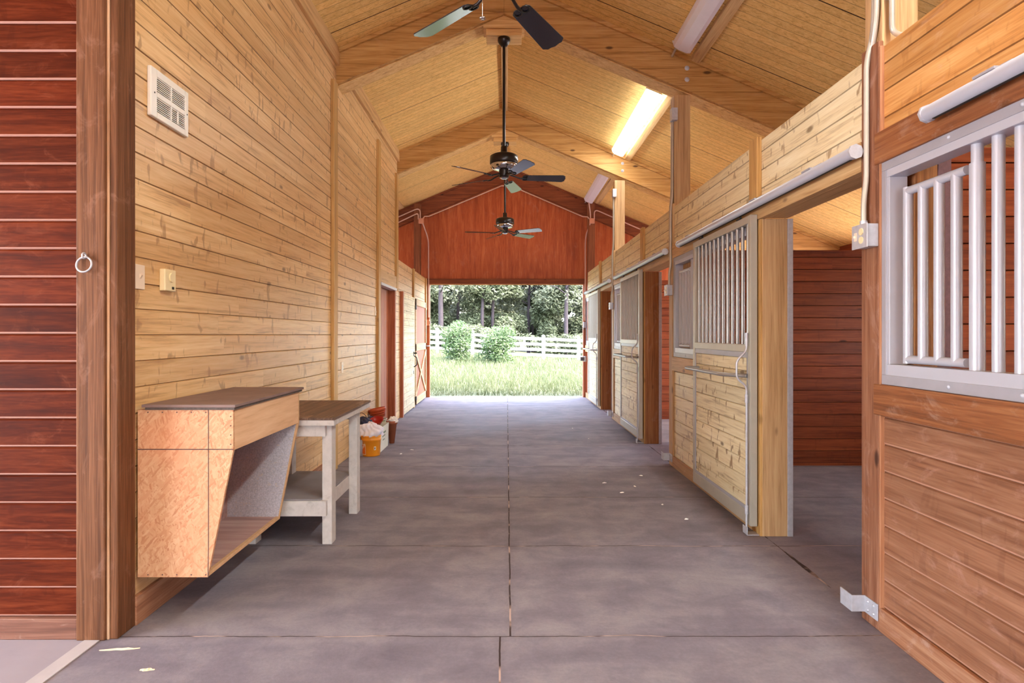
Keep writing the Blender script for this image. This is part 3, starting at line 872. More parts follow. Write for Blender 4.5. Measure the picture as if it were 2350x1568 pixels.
# ------------------------------------------------------------------ sliding stall doors
def make_door(p, label):
    y0, y1 = p + 1.375, p + 2.69
    xa, xb = 1.70, 1.748
    t = thing('stall_door', ((xa + xb) / 2, (y0 + y1) / 2, 0), label, 'stall door', 'sliding stall doors')
    z0, z1, zr0, zr1, zt = 0.06, 0.155, 1.235, 1.33, 2.185
    m = MB()
    m.box(xa, xb, y0, y0 + 0.05, z0, 2.238).box(xa, xb, y1 - 0.05, y1, z0, 2.238)
    m.box(xa, xb, y0 + 0.05, y1 - 0.05, z0, z1).box(xa, xb, y0 + 0.05, y1 - 0.05, zr0 + 0.04, zr1).box(xa, xb, y0 + 0.05, y1 - 0.05, zt, 2.238)
    m.build('frame', M['door_metal'], t, 0.003)
    m = MB().box(xa + 0.004, xb - 0.004, y0 + 0.05, y1 - 0.05, zr0, zr0 + 0.04)
    m.box(xa + 0.003, xa + 0.010, y0 + 0.05, y0 + 0.078, z1, zr0).box(xa + 0.003, xa + 0.010, y1 - 0.065, y1 - 0.05, z1, zr0)
    m.box(xa + 0.003, xa + 0.010, y0 + 0.05, y1 - 0.05, z1, z1 + 0.025)
    m.build('flange', M['flange_grey'], t, 0.001)
    MB().planks((xa + 0.010, y0 + 0.05, z1), (0, 1, 0), (0, 0, 1), (-1, 0, 0), y1 - y0 - 0.1, zr0 - z1, 0.1265, 0.0975).box(xa + 0.017, xb - 0.01, y0 + 0.05, y1 - 0.05, z1, zr0).build('board_panel', M['plank_door'], t)
    n = 12
    for i in range(n):
        yy = y0 + 0.05 + (y1 - y0 - 0.1) * (i + 0.5) / n
        MB().tube([(1.724, yy, zr1 - 0.01), (1.724, yy, zt + 0.01)], 0.0132, 12).build('bar', M['bar_steel'], t)
    # blanket bar
    zb = 1.108
    MB().tube(fillet([(xa, y1 - 0.17, zb), (xa - 0.125, y1 - 0.17, zb), (xa - 0.125, y0 + 0.22, zb), (xa, y0 + 0.06, zb)], 0.06, 8), 0.0145, 12).build('blanket_bar', M['bar_steel'], t)
    # drop rod latch
    yl = y0 + 0.03
    xr_ = xa - 0.016
    r = MB().tube(fillet([(xr_, yl, 0.035), (xr_, yl, 1.035), (xr_ - 0.07, yl, 1.095), (xr_ - 0.07, yl, 1.215), (xr_, yl, 1.285), (xr_, yl, 1.41)], 0.03, 5), 0.0075, 8).build('latch_rod', M['galv'], t)
    MB().tube([(xr_, yl, 1.32), (xr_, yl, 1.412)], 0.012, 10).tube([(xr_, yl, 0.14), (xr_, yl, 0.20)], 0.013, 10).tube([(xr_, yl, 0.92), (xr_, yl, 0.98)], 0.012, 10).build('rod_guide', M['galv'], r)
    # hangers to the track
    for yy in (y0 + 0.22, y1 - 0.22):
        MB().tube([(1.715, yy, 2.23), (1.715, yy, 2.275)], 0.008, 8).box(1.695, 1.735, yy - 0.035, yy + 0.035, 2.236, 2.246).build('hanger', M['dark_metal'], t)
    return t
dl = ['nearest sliding stall door, pale boards below dull steel bars', 'second sliding stall door from the camera, pale boards below steel bars', 'farthest sliding stall door, pale boards below bars beside the far opening']
dr = make_door(P0, dl[0])
for k in (1, 2):
    dup(dr, dr.location + Vector((0, BAY * k, 0)), dl[k])
# floor guides for the doors
def make_guide(p, label):
    y = p + 1.385
    t = thing('door_guide', (1.72, y, 0), label, 'door guide', 'floor guides of the stall doors')
    m = MB().box(1.672, 1.765, y - 0.02, y + 0.06, 0, 0.006).box(1.672, 1.678, y - 0.02, y + 0.06, 0, 0.055).box(1.760, 1.766, y - 0.02, y + 0.06, 0, 0.09)
    m.build('bracket', M['galv'], t, 0.002)
    return t
gd = make_guide(P0, 'steel floor bracket under the near edge of the first stall door')
dup(gd, gd.location + Vector((0, BAY, 0)), 'steel floor bracket under the near edge of the second stall door')

# tracks
def make_track(y0, y1, label, near_cap=True):
    z, x = 2.292, 1.700
    t = thing('door_track', (x, (y0 + y1) / 2, z), label, 'door track', 'round sliding door tracks')
    m = MB().tube([(x, y0, z), (x, y1, z)], 0.031, 18)
    m.build('rail', M['silver_paint'], t)
    for yy, s in ((y0, -1), (y1, 1)):
        MB().tube([(x, yy, z), (x, yy + s * 0.012, z)], 0.037, 8).build('end_cap', M['galv'], t)
    MB().box(x - 0.006, x + 0.006, y0 + 0.03, y1 - 0.03, z - 0.0325, z - 0.029).build('slot', M['black_slot'], t)
    n = 4
    for i in range(n):
        yy = y0 + (y1 - y0) * (i + 0.6) / n
        MB().box(x - 0.02, XR - 0.02, yy - 0.05, yy + 0.05, z + 0.027, z + 0.037).box(XR - 0.032, XR - 0.022, yy - 0.05, yy + 0.05, z + 0.027, z + 0.062).build('clip', M['flange_grey'], t, 0.002)
    return t
tl = ['nearest round steel door track at the right edge above the barred grille', 'round steel track above the first stall doorway, ending at the reddish post', 'round steel track above the second stall doorway', 'round steel track above the farthest stall doorway']
tr0 = make_track(-0.60, 2.46, tl[0])
tr1 = make_track(P0 + 0.10, P0 + 3.13, tl[1])
for k in (1, 2):
    dup(tr1, tr1.location + Vector((0, BAY * k, 0)), tl[k + 1])

# floor stops on the posts
def make_stop(p, label):
    t = thing('door_stop', (1.73, p + 0.08, 0.04), label, 'door stop', 'bent steel door stops')
    z0, z1 = 0.045, 0.125
    MB().prism([(1.755, p + 0.0), (1.749, p + 0.0), (1.749, p + 0.108), (1.692, p + 0.108), (1.692, p + 0.205), (1.686, p + 0.205), (1.686, p + 0.102), (1.743, p + 0.102), (1.755, p + 0.102)], 'z', z0, z1)
    m = MB().box(1.749, 1.755, p + 0.0, p + 0.108, z0, z1).box(1.69, 1.755, p + 0.102, p + 0.108, z0, z1).box(1.686, 1.692, p + 0.102, p + 0.205, z0, z1)
    m.build('plate', M['galv'], t, 0.0015)
    for yy, zz in ((0.03, 0.065), (0.03, 0.105), (0.075, 0.065), (0.075, 0.105)):
        MB().lathe([(0.0, 0.005), (0.006, 0.004), (0.008, 0)], (1.749, p + yy, zz), 8, True, Matrix(((0, 0, -1), (0, 1, 0), (1, 0, 0)))).build('bolt', M['galv'], t)
    return t
st = make_stop(P0, 'bent steel stop at the foot of the nearest reddish post')
dup(st, st.location + Vector((0, BAY, 0)), 'bent steel stop at the foot of the post before the first grille')
dup(st, st.location + Vector((0, 2 * BAY, 0)), 'bent steel stop at the foot of the farthest post')

# outlet boxes with conduit
def make_outlet(p, label):
    z = 1.818
    t = thing('outlet_box', (1.73, p + 0.06, z), label, 'outlet box', 'metal outlet boxes on the posts')
    MB().box(1.704, 1.757, p + 0.002, p + 0.118, z, z + 0.108).build('box', M['galv'], t, 0.003)
    f = MB().box(1.698, 1.704, p - 0.004, p + 0.124, z - 0.004, z + 0.112).build('cover_plate', M['galv'], t, 0.004)
    for dz in (0.034, 0.074):
        MB().tube([(1.699, p + 0.042, z + dz), (1.6945, p + 0.042, z + dz)], 0.017, 14).build('receptacle', M['cream_plastic'], f)
    MB().box(1.6955, 1.699, p + 0.079, p + 0.099, z + 0.035, z + 0.075).box(1.686, 1.697, p + 0.086, p + 0.092, z + 0.05, z + 0.06).build('switch', M['ivory_plastic'], f)
    return t
o0 = make_outlet(P0, 'metal outlet box with socket and switch on the nearest reddish post')
dup(o0, o0.location + Vector((0, BAY, 0)), 'metal outlet box on the second post between the stall doors')
dup(o0, o0.location + Vector((0, 2 * BAY, 0)), 'metal outlet box on the farthest post of the right row')

# conduits on the posts
y = P0 + 0.075
t = thing('conduit', (1.74, y, 1.92), 'grey conduit bending over the nearest reddish post down to its outlet box', 'conduit', 'conduits on the right posts')
MB().tube(fillet([(1.728, y, 1.92), (1.728, y, 2.05), (1.742, y, 2.15), (1.742, y, 2.72), (1.765, y - 0.01, 2.83), (1.762, y - 0.03, 2.95), (1.762, y - 0.03, 4.2)], 0.12, 6), 0.0125, 12).build('pipe', M['conduit'], t)
MB().tube([(1.728, y, 1.915), (1.728, y, 1.95)], 0.017, 12).build('fitting', M['galv'], t)
t = thing('conduit', (1.76, y - 0.06, 2.8), 'second grey conduit running straight up at the top of the nearest post', 'conduit', 'conduits on the right posts')
MB().tube(fillet([(1.765, y, 2.76), (1.757, y - 0.055, 2.90), (1.757, y - 0.055, 4.2)], 0.1), 0.0125, 12).build('pipe', M['conduit'], t)
t = thing('conduit', (1.80, y - 0.075, 2.8), 'third grey conduit hooking like a J over the boards at the nearest post', 'conduit', 'conduits on the right posts')
MB().tube(fillet([(1.90, P0 - 0.03, 2.80), (1.80, P0 - 0.03, 2.80), (1.80, P0 - 0.03, 4.2)], 0.07), 0.0125, 12).build('pipe', M['conduit'], t)
MB().box(1.783, 1.817, P0 - 0.045, P0 + 0.003, 2.98, 3.0).build('strap', M['galv'], t, 0.002)
def make_post_conduit(p, label):
    y = p + 0.03
    t = thing('post_conduit', (1.76, y, 1.92), label, 'conduit', 'conduits on the right posts')
    MB().tube(fillet([(1.728, y, 1.92), (1.728, y, 2.06), (1.744, y, 2.14), (1.744, y, 2.72), (1.762, y, 2.88), (1.764, y, 3.70)], 0.08, 5), 0.0125, 10).build('pipe', M['conduit'], t)
    MB().tube(fillet([(1.744, y + 0.032, 2.2), (1.744, y + 0.032, 2.72), (1.762, y + 0.03, 2.88), (1.764, y + 0.03, 3.66)], 0.08, 5), 0.0125, 10).build('second_pipe', M['conduit'], t)
    MB().box(1.738, 1.80, p - 0.045, p + 0.045, 3.66, 3.79).build('junction_box', M['galv'], t, 0.004)
    return t
c1 = make_post_conduit(P0 + BAY, 'grey conduit and small junction box on the tall second post')
dup(c1, c1.location + Vector((0, BAY, 0)), 'grey conduit and small junction box on the tall farthest post')

# ------------------------------------------------------------------ rafters
bl = ['rafter truss nearest the camera above the frame', 'nearest visible timber rafter pair with bolts, meeting at the ridge', 'second timber rafter pair, halfway down the aisle', 'dark red rafter pair against the far gable wall']
for k in range(4):
    y0 = P0 + k * BAY - (0.03 if k < 3 else 0.27)
    y1 = y0 + 0.25
    if k == 3: y0, y1 = YE - 0.12, YE - 0.002
    xl = XL - 0.02 if k < 3 else -XO
    t = thing('rafter_beam', (RX, (y0 + y1) / 2, ceil_z(RX) - BD), bl[k], 'rafter', 'rafter pairs under the roof')
    bm = M['beam_red'] if k == 3 else M['beam']
    for x in (xl, XO):
        MB().prism([(RX, RZ), (x, ceil_z(x)), (x, ceil_z(x) - BD), (RX, RZ - BD)], 'y', y0, y1).build('rafter', bm, t, 0.005)
    # thin cap strip where the rafter meets the ceiling
    for x in (xl, XO):
        MB().prism([(RX, RZ), (x, ceil_z(x)), (x, ceil_z(x) - 0.045), (RX, RZ - 0.045)], 'y', y0 - 0.03, y0).build('cap_strip', bm, t, 0.003)
    zb = RZ - BD
    if k < 3:
        for x in (xl, XO):
            MB().prism([(RX, zb), (x, ceil_z(x) - BD), (x, ceil_z(x) - BD - 0.012), (RX, zb - 0.012)], 'y', y0 + 0.045, y1 + 0.01).build('lit_underside', M['block_lit_underside'], t, 0.003)  # added pale strip; floor light on the rafter underside put into its colour
        MB().prism([(RX, zb + 0.002), (RX - 0.22, zb - 0.22 * SL), (RX - 0.22, zb - 0.13), (RX + 0.22, zb - 0.13), (RX + 0.22, zb - 0.22 * SL)], 'y', y0 + 0.04, y1 - 0.0).build('gusset', M['block_lit_underside'], t, 0.003)
        MB().box(RX - 0.19, RX + 0.19, y0 + 0.06, y1 + 0.03, zb - 0.20, zb - 0.13).build('fan_block', M['block_lit_underside'], t, 0.003)
    if k in (1, 2):
        for dz in (0.12, 0.24):
            zc = ceil_z(1.90) - dz
            MB().lathe([(0.0, 0.014), (0.012, 0.013), (0.015, 0.004), (0.024, 0.003), (0.026, 0)], (1.90, y0, zc), 14, True, Matrix(((1, 0, 0), (0, 0, -1), (0, 1, 0)))).build('bolt', M['galv'], t)
# ridge board
struct('trim_30', MB().box(RX - 0.045, RX + 0.045, P0 + 0.25, YE - 0.3, RZ - 0.07, RZ - 0.005), M['trim_y'], bevel=0.003)

# ------------------------------------------------------------------ end wall
m = MB()
OXL, OXR, OZ = -1.765, 1.735, 2.53
m.prism([(-XO, 0), (OXL, 0), (OXL, ceil_z(OXL)), (-XO, ceil_z(-XO))], 'y', YE, YE + 0.06)
m.prism([(OXR, 0), (XO, 0), (XO, ceil_z(XO)), (OXR, ceil_z(OXR))], 'y', YE, YE + 0.06)
m.prism([(OXL, OZ), (OXR, OZ), (OXR, ceil_z(OXR)), (RX, RZ), (OXL, ceil_z(OXL))], 'y', YE, YE + 0.06)
struct('wall_end', m, M['plywood_red'])
YB = -8.4
m = MB().box(-XO, -1.8, YB, YB + 0.06, 0, 3.0).box(1.8, XO, YB, YB + 0.06, 0, 3.0).prism([(-XO, 2.9), (XO, 2.9), (XO, 3.0), (RX, RZ), (-XO, 3.0)], 'y', YB, YB + 0.06).box(-XO - 0.1, -XO, YB, -1.6, 0, ceil_z(-XO))
struct('light_block_back', m, M['plywood_red'])  # unseen back gable and side wall added to cut light from behind
struct('trim_31', MB().box(OXL - 0.03, OXR + 0.03, YE - 0.03, YE, OZ, OZ + 0.115), M['beam_red'], bevel=0.004)
struct('trim_32', MB().box(OXL - 0.02, OXL + 0.045, YE - 0.02, YE + 0.12, 0, OZ), M['jamb_red'], bevel=0.004)
struct('trim_33', MB().box(OXR - 0.03, OXR + 0.03, YE - 0.02, YE + 0.12, 0, OZ), M['jamb_red'], bevel=0.004)
struct('trim_34', MB().box(OXL, OXR, YE + 0.02, YE + 0.05, OZ - 0.02, OZ), M['trim_honey'])
for s, lab in ((-1, 'dark red timber post left of the far opening'), (1, 'dark red timber post right of the far opening')):
    x0, x1 = (-2.035, -1.893) if s < 0 else (1.775, 1.93)
    t = tag(MB().box(x0, x1, YE - 0.275, YE - 0.125, 0, ceil_z(2.02) - 0.01).build('end_post', M['post_dark'], None, 0.005), lab, 'post', 'posts of the far gable')
# junction boxes and conduit on the end wall
ye = YE - 0.14
yb = YE - 0.295
t = thing('gable_conduit', (RX, ye, 4.5), 'pinkish conduit along the far gable rafters with three salmon junction boxes', 'conduit')
zrg = RZ - BD - 0.06
def gz(x): return zrg - SL * abs(x - RX)
MB().tube([(-1.85, yb, 3.88), (-1.80, yb, gz(-1.80)), (-1.72, ye, gz(-1.72)), (-0.12, ye, gz(-0.12)), (0.10, ye, gz(-0.12)), (1.68, ye, gz(1.68)), (1.76, yb, gz(1.76)), (1.85, yb, 3.88)], 0.013, 8).build('rafter_pipe', M['conduit_pink'], t)
MB().tube(fillet([(-1.85, yb, 3.88), (-1.74, yb + 0.1, 3.55), (-1.74, YE - 0.045, 3.4), (-1.74, YE - 0.045, 1.78)], 0.1), 0.013, 8).build('drop_pipe', M['conduit_pink'], t)
MB().tube(fillet([(1.84, yb, 3.88), (1.745, yb + 0.1, 3.60), (1.745, YE - 0.045, 3.4), (1.745, YE - 0.045, 1.7)], 0.1), 0.013, 8).build('drop_pipe', M['conduit_pink'], t)
MB().tube(fillet([(-1.89, yb, 3.92), (-1.89, yb, 4.18), (-2.8, yb, 3.78)], 0.14), 0.013, 8).build('side_pipe', M['conduit_pink'], t)
MB().tube(fillet([(-1.93, yb, 3.92), (-1.93, yb, 4.06), (-2.8, yb, 3.64)], 0.10), 0.013, 8).build('side_pipe', M['conduit_pink'], t)
MB().tube(fillet([(1.91, yb, 3.92), (1.91, yb, 4.14), (3.1, yb, 3.62)], 0.12), 0.013, 8).build('side_pipe', M['conduit_pink'], t)
MB().tube(fillet([(1.83, yb, 3.92), (1.82, yb, 4.12), (1.78, yb - 0.05, 4.30)], 0.08), 0.013, 8).build('lamp_pipe', M['conduit_pink'], t)
for x, z, s, q in ((-1.87, 3.88, 0.055, yb), (1.86, 3.88, 0.055, yb), (0.02, gz(0), 0.035, ye + 0.02)):
    MB().box(x - s, x + s, q - 0.03, q + 0.022, z - s, z + s).build('junction_box', M['box_pink'], t, 0.004)
t = thing('switch_box', (OXL - 0.02, YE - 0.05, 1.6), 'pinkish switch box on the left jamb of the far opening', 'switch box')
MB().box(OXL - 0.05, OXL + 0.05, YE - 0.09, YE - 0.02, 1.60, 1.73).build('box', M['box_pink'], t, 0.004)
MB().box(OXL + 0.05, OXL + 0.075, YE - 0.075, YE - 0.035, 1.63, 1.70).build('toggle', M['galv'], t, 0.003)
t = thing('door_bumper', (OXR, YE - 0.1, 0.85), 'dark round rubber bumper on the right jamb of the far opening', 'bumper')
MB().tube([(OXR + 0.03, YE - 0.07, 0.86), (OXR - 0.10, YE - 0.07, 0.86)], 0.045, 16).build('roller', M['rubber'], t)
MB().box(OXR - 0.02, OXR + 0.03, YE - 0.12, YE - 0.02, 0.80, 0.92).build('plate', M['galv'], t, 0.003)
t = thing('door_latch', (OXR, YE - 0.06, 1.6), 'small grey latch box on the right jamb of the far opening', 'latch')
MB().box(OXR - 0.035, OXR + 0.03, YE - 0.1, YE - 0.02, 1.55, 1.68).build('box', M['galv'], t, 0.004)
MB().tube([(OXR - 0.02, YE - 0.06, 1.55), (OXR - 0.02, YE - 0.06, 1.50)], 0.012, 8).build('knob', M['dark_metal'], t)

# ------------------------------------------------------------------ fluorescent fixtures
def make_fixture(y0, y1, lit, label):
    xa, w = 1.685, 0.19
    t = thing('fluorescent_light', (xa + w / 2, (y0 + y1) / 2, ceil_z(xa + w / 2) - 0.10), label, 'light fixture', 'long ceiling light fixtures')
    def P(x, d): return (x, ceil_z(x) - d)
    MB().prism([P(xa + 0.02, 0.002), P(xa + w - 0.02, 0.002), P(xa + w - 0.005, 0.05), P(xa + 0.005, 0.05)], 'y', y0, y1).build('housing', M['white_plastic'], t, 0.003)
    MB().prism([P(xa, 0.05), P(xa + w, 0.05), P(xa + w - 0.012, 0.088), P(xa + w - 0.05, 0.104), P(xa + 0.05, 0.104), P(xa + 0.012, 0.088)], 'y', y0, y1).build('diffuser', M['tube_on' if lit == 1 else 'tube_fill'] if lit else M['lens_off'], t, 0.003)
    for a, b in ((y0, y0 + 0.012), (y1 - 0.012, y1)):
        m = MB().prism([P(xa - 0.002, 0.035), P(xa + w + 0.002, 0.035), P(xa + w + 0.002, 0.052), P(xa - 0.002, 0.052)], 'y', a - 0.002, b + 0.002)
        m.build('end_cap', M['white_plastic'], t)
    MB().tube([(xa + 0.05, y1 - 0.01, ceil_z(xa + 0.05) - 0.05), (xa + 0.05, y1 + 0.2, ceil_z(xa + 0.05) - 0.075)], 0.013, 8).build('conduit_stub', M['conduit'], t)
    return t
fl_ = [('unlit long fluorescent fixture nearest the camera, cut by the top edge', False), ('glowing fluorescent fixture in the middle of the right roof slope', True), ('unlit fluorescent fixture farthest down the right roof slope', False)]
make_fixture(3.78 - 2 * BAY, 6.2 - 2 * BAY, 2, 'added unseen fill light fixture over the aisle behind the photographer')  # out-of-view fixtures added as fill for the near left wall and floor
make_fixture(3.78 - BAY, 6.2 - BAY, 2, 'added unseen fill light fixture over the photographer')
for k, (lab, lit) in enumerate(fl_):
    make_fixture(3.78 + BAY * k, 6.2 + BAY * k - (0.05 if k == 2 else 0), lit, lab)
for k in range(3):
    ya, yb = P0 + 0.22 + BAY * k, P0 - 0.03 + BAY * (k + 1) - (0.24 if k == 2 else 0)
    x0 = 1.93
    struct('trim_%d' % (40 + k), MB().prism([(x0, ceil_z(x0)), (x0 + 0.09, ceil_z(x0 + 0.09)), (x0 + 0.09, ceil_z(x0 + 0.09) - 0.04), (x0, ceil_z(x0) - 0.04)], 'y', ya, yb), M['trim_y'], bevel=0.003)
struct('trim_43', MB().prism([(-2.35, ceil_z(-2.35)), (-2.25, ceil_z(-2.25)), (-2.25, ceil_z(-2.25) - 0.04), (-2.35, ceil_z(-2.35) - 0.04)], 'y', YB2 + 0.2, YE - 0.27), M['trim_y'], bevel=0.003)

# ------------------------------------------------------------------ ceiling fans
def make_fan(y, a0, label):
    z = 3.09
    top = RZ - BD - 0.20
    t = thing('ceiling_fan', (RX, y, z), label, 'ceiling fan', 'black ceiling fans along the ridge')
    c = (RX, y, 0)
    MB().lathe([(0.0, top), (0.066, top), (0.068, top - 0.03), (0.055, top - 0.055), (0.03, top - 0.085), (0.0, top - 0.085)], c, 24).build('canopy', M['fan_black'], t)
    MB().tube([(RX, y, top - 0.07), (RX, y, z + 0.24)], 0.016, 14).build('downrod', M['fan_black'], t)
    MB().lathe([(0.0, z + 0.33), (0.034, z + 0.33), (0.036, z + 0.26), (0.05, z + 0.245), (0.125, z + 0.24), (0.15, z + 0.225), (0.153, z + 0.15), (0.142, z + 0.135), (0.0, z + 0.135)], c, 32).build('motor_housing', M['fan_black'], t)
    MB().lathe([(0.142, z + 0.135), (0.146, z + 0.11), (0.12, z + 0.085), (0.07, z + 0.075), (0.0, z + 0.075)], c, 32).build('vent_ring', M['chrome'], t)
    MB().lathe([(0.052, z + 0.08), (0.055, z + 0.02), (0.048, z - 0.005), (0.0, z - 0.005)], c, 24).build('switch_housing', M['fan_black'], t)
    MB().lathe([(0.046, z - 0.004), (0.03, z - 0.018), (0.0, z - 0.02)], c, 24).build('bottom_cap', M['chrome'], t)
    for i in range(5):
        a = radians(a0 + 72 * i)
        u, w = Vector((cos(a), sin(a), 0)), Vector((-sin(a), cos(a), 0))
        up = Vector((0, 0, 1))
        tilt = radians(-16)
        wt = w * cos(tilt) + up * sin(tilt)
        nt = u.cross(wt)
        o = Vector((RX, y, z))
        outline = []
        r0, r1 = 0.205, 0.67
        hw0, hw1 = 0.052, 0.068
        outline = [(r0, -hw0 * 0.7), (r0 + 0.02, -hw0), (r1 - 0.035, -hw1), (r1 - 0.008, -hw1 + 0.022), (r1 - 0.008, -0.024), (r1, 0), (r1 - 0.008, 0.024), (r1 - 0.008, hw1 - 0.022), (r1 - 0.035, hw1), (r0 + 0.02, hw0), (r0, hw0 * 0.7)]
        n = len(outline)
        pv = [o + u * r + wt * s + nt * 0.003 for r, s in outline] + [o + u * r + wt * s - nt * 0.003 for r, s in outline]
        fs = [tuple(range(n)), tuple(range(2 * n - 1, n - 1, -1))] + [(j, n + j, n + (j + 1) % n, (j + 1) % n) for j in range(n)]
        b = MB().add(pv, fs).build('blade', M['fan_blade'], t, 0.0015)
        ir = MB()
        ir.tube([o + u * 0.06 + up * 0.03, o + u * 0.12 + up * 0.012, o + u * 0.17 - nt * 0.007, o + u * 0.21 - nt * 0.007], 0.009, 8)
        for s in (-0.022, 0.022):
            ir.tube([o + u * (0.225 + 0.028 * cos(q)) + wt * (s + 0.02 * sin(q)) - nt * 0.006 for q in [2 * pi * j / 14 for j in range(14)]], 0.004, 6, closed=True)
        ir.build('blade_iron', M['fan_black'], b)
    return t
fy = 0.10
f1 = make_fan(P0 + fy, 62, 'nearest ceiling fan, only two dark blade tips showing at the top edge')
ch = MB().tube([(RX - 0.09, P0 + fy + 0.02, 3.12), (RX - 0.09, P0 + fy + 0.02, 2.965)], 0.0018, 6).build('pull_chain', M['chrome'], f1)
MB().lathe([(0.0, -0.004), (0.016, -0.003), (0.016, 0.003), (0.0, 0.004)], (RX - 0.09, P0 + fy + 0.02, 2.955), 16, True).build('pull_medallion', M['chrome'], ch)
make_fan(P0 + BAY + fy, 5, 'middle ceiling fan on a long black rod in front of the second rafter')
make_fan(P0 + 2 * BAY + fy, -28, 'farthest ceiling fan, in front of the red gable wall')

# ------------------------------------------------------------------ strand-board feeder box
fy0, fy1 = 2.955, 3.895
xf, xs, zt, zm, zb = -1.325, -1.449, 1.035, 0.838, 0.224
xw = XL + 0.012
t = thing('feed_box', (-1.58, 3.42, zb), 'strand board feed box with dark plywood lid mounted on the honey wall', 'feed box')
prof = [(xw, zb), (xs, zb), (xf, zm), (xf, zt), (xw, zt)]
MB().prism(prof, 'y', fy0, fy0 + 0.016).build('near_end_panel', M['osb'], t)
MB().prism(prof, 'y', fy1 - 0.016, fy1).build('far_end_panel', M['raw_edge'], t)
MB().prism([(xw + 0.01, zb + 0.016), (xs - 0.004, zb + 0.016), (xf - 0.014, zm), (xf - 0.014, zt - 0.01), (xw + 0.01, zt - 0.01)], 'y', fy1 - 0.019, fy1 - 0.016).build('metal_liner', M['sheet'], t)
MB().box(xf - 0.014, xf, fy0 + 0.016, fy1 - 0.016, zm, zt).build('front_apron', M['peach_ply'], t, 0.001)
MB().box(xw, xs - 0.005, fy0 + 0.016, fy1 - 0.016, zb + 0.002, zb + 0.018).build('bottom_board', M['ply_floor'], t)
MB().box(xs - 0.02, xs + 0.001, fy0 + 0.016, fy1 - 0.002, zb + 0.0, zb + 0.02).build('bottom_edge', M['raw_edge'], t, 0.002)
MB().box(xw, xw + 0.012, fy0 + 0.016, fy1 - 0.016, zb, zt).build('back_panel', M['ply_floor'], t)
MB().box(xw + 0.025, xf + 0.015, fy0 - 0.012, fy1 + 0.045, zt + 0.012, zt + 0.026).build('lid', M['dark_ply'], t, 0.002)
MB().box(xw + 0.04, xf + 0.008, fy0 - 0.006, fy1 + 0.03, zt, zt + 0.012).build('lid_underlayer', M['ply_edge'], t)
ln = MB().box(xw, xf, fy0 - 0.0008, fy0 + 0.001, zm + 0.003, zm + 0.008).box(xf - 0.122, xf - 0.118, fy0 - 0.0008, fy0 + 0.001, zb + 0.16, zt)
ln.prism([(xf - 0.122, zb + 0.16), (xf - 0.118, zb + 0.16), (xs + 0.004, zb), (xs, zb)], 'y', fy0 - 0.0008, fy0 + 0.001)
ln.build('marker_lines', M['marker'], t)
for xx, zz in [(xw + 0.05 + i * 0.07, z_) for i in range(5) for z_ in (zb + 0.012, zt - 0.012)] + [(xf - 0.012, zm + 0.03 + 0.045 * i) for i in range(4)]:
    MB().tube([(xx, fy0 - 0.001, zz), (xx, fy0 + 0.001, zz)], 0.0035, 8).build('screw', M['marker'], t)

# ------------------------------------------------------------------ white work table
t = thing('work_table', (-1.46, 4.5, 0), 'worn white painted work table with dark plank top beside the feed box', 'table')
ty0, ty1, txf, tz = 4.0, 5.06, -1.128, 0.85
txb = XL + 0.03
MB().box(txb, txf, ty0, ty1, tz - 0.012, tz + 0.004).build('tabletop', M['table_top'], t, 0.002)
MB().box(txb, txf - 0.006, ty0 + 0.004, ty1 - 0.004, tz - 0.05, tz - 0.012).build('top_frame', M['white_paint_wood'], t, 0.003)
for (lx0, lx1, ly) in ((-1.232, -1.167, 4.07), (-1.232, -1.167, 4.757), (-1.74, -1.675, 4.07), (-1.74, -1.675, 4.757)):
    MB().box(lx0, lx1, ly, ly + 0.095, 0, tz - 0.05).build('leg', M['white_paint_wood'], t, 0.003)
MB().box(-1.74, -1.20, 4.03, 4.07, tz - 0.125, tz - 0.05).build('apron', M['white_paint_wood'], t, 0.003)
MB().box(-1.74, -1.20, 4.852, 4.89, tz - 0.125, tz - 0.05).build('apron', M['white_paint_wood'], t, 0.003)
MB().box(-1.74, -1.195, 4.032, 4.07, 0.197, 0.297).build('stretcher', M['white_paint_wood'], t, 0.003)
MB().box(-1.26, -1.232, 4.07, 4.85, 0.197, 0.297).build('stretcher', M['white_paint_wood'], t, 0.003)
MB().box(-1.74, -1.195, 4.852, 4.89, 0.197, 0.297).build('stretcher', M['white_paint_wood'], t, 0.003)
MB().box(-1.76, -1.235, 4.045, 4.875, 0.297, 0.309).build('shelf', M['shelf_grey'], t, 0.002)

# ------------------------------------------------------------------ bucket cluster
def bucket_prof(r0, r1, h, wall=0.004):
    return [(0.0, 0.0), (r0, 0.0), (r1, h), (r1 - wall, h), (r0 - wall, wall), (0.0, wall)]
bx, by = -1.575, 7.08
t = thing('paint_bucket', (bx, by, 0), 'amber orange plastic bucket with a square printed badge, stuffed with a pale rag', 'bucket')
MB().lathe([(0.0, 0.0), (0.098, 0.0), (0.102, 0.01), (0.112, 0.175), (0.116, 0.178), (0.116, 0.2), (0.113, 0.202), (0.115, 0.218), (0.118, 0.235), (0.113, 0.238), (0.108, 0.2), (0.096, 0.01), (0.0, 0.01)], (bx, by, 0), 36).build('body', M['orange_plastic'], t)
def on_bucket(a, z, d=0.0015):
    r = 0.102 + (z - 0.01) / 0.165 * 0.010 + d
    return (bx + r * sin(a), by - r * cos(a), z)
def patch(a0, a1, z0, z1, d, n=6):
    m = MB()
    v = []
    for i in range(n + 1):
        a = a0 + (a1 - a0) * i / n
        v += [on_bucket(a, z0, d), on_bucket(a, z1, d)]
    m.add(v, [(2 * i, 2 * i + 2, 2 * i + 3, 2 * i + 1) for i in range(n)])
    return m
lab_ = patch(-1.12, -0.38, 0.022, 0.142, 0.0012).build('badge', M['white_print'], t)
patch(-1.08, -0.42, 0.028, 0.136, 0.0022).build('badge_field', M['deep_orange'], lab_)
m = MB()
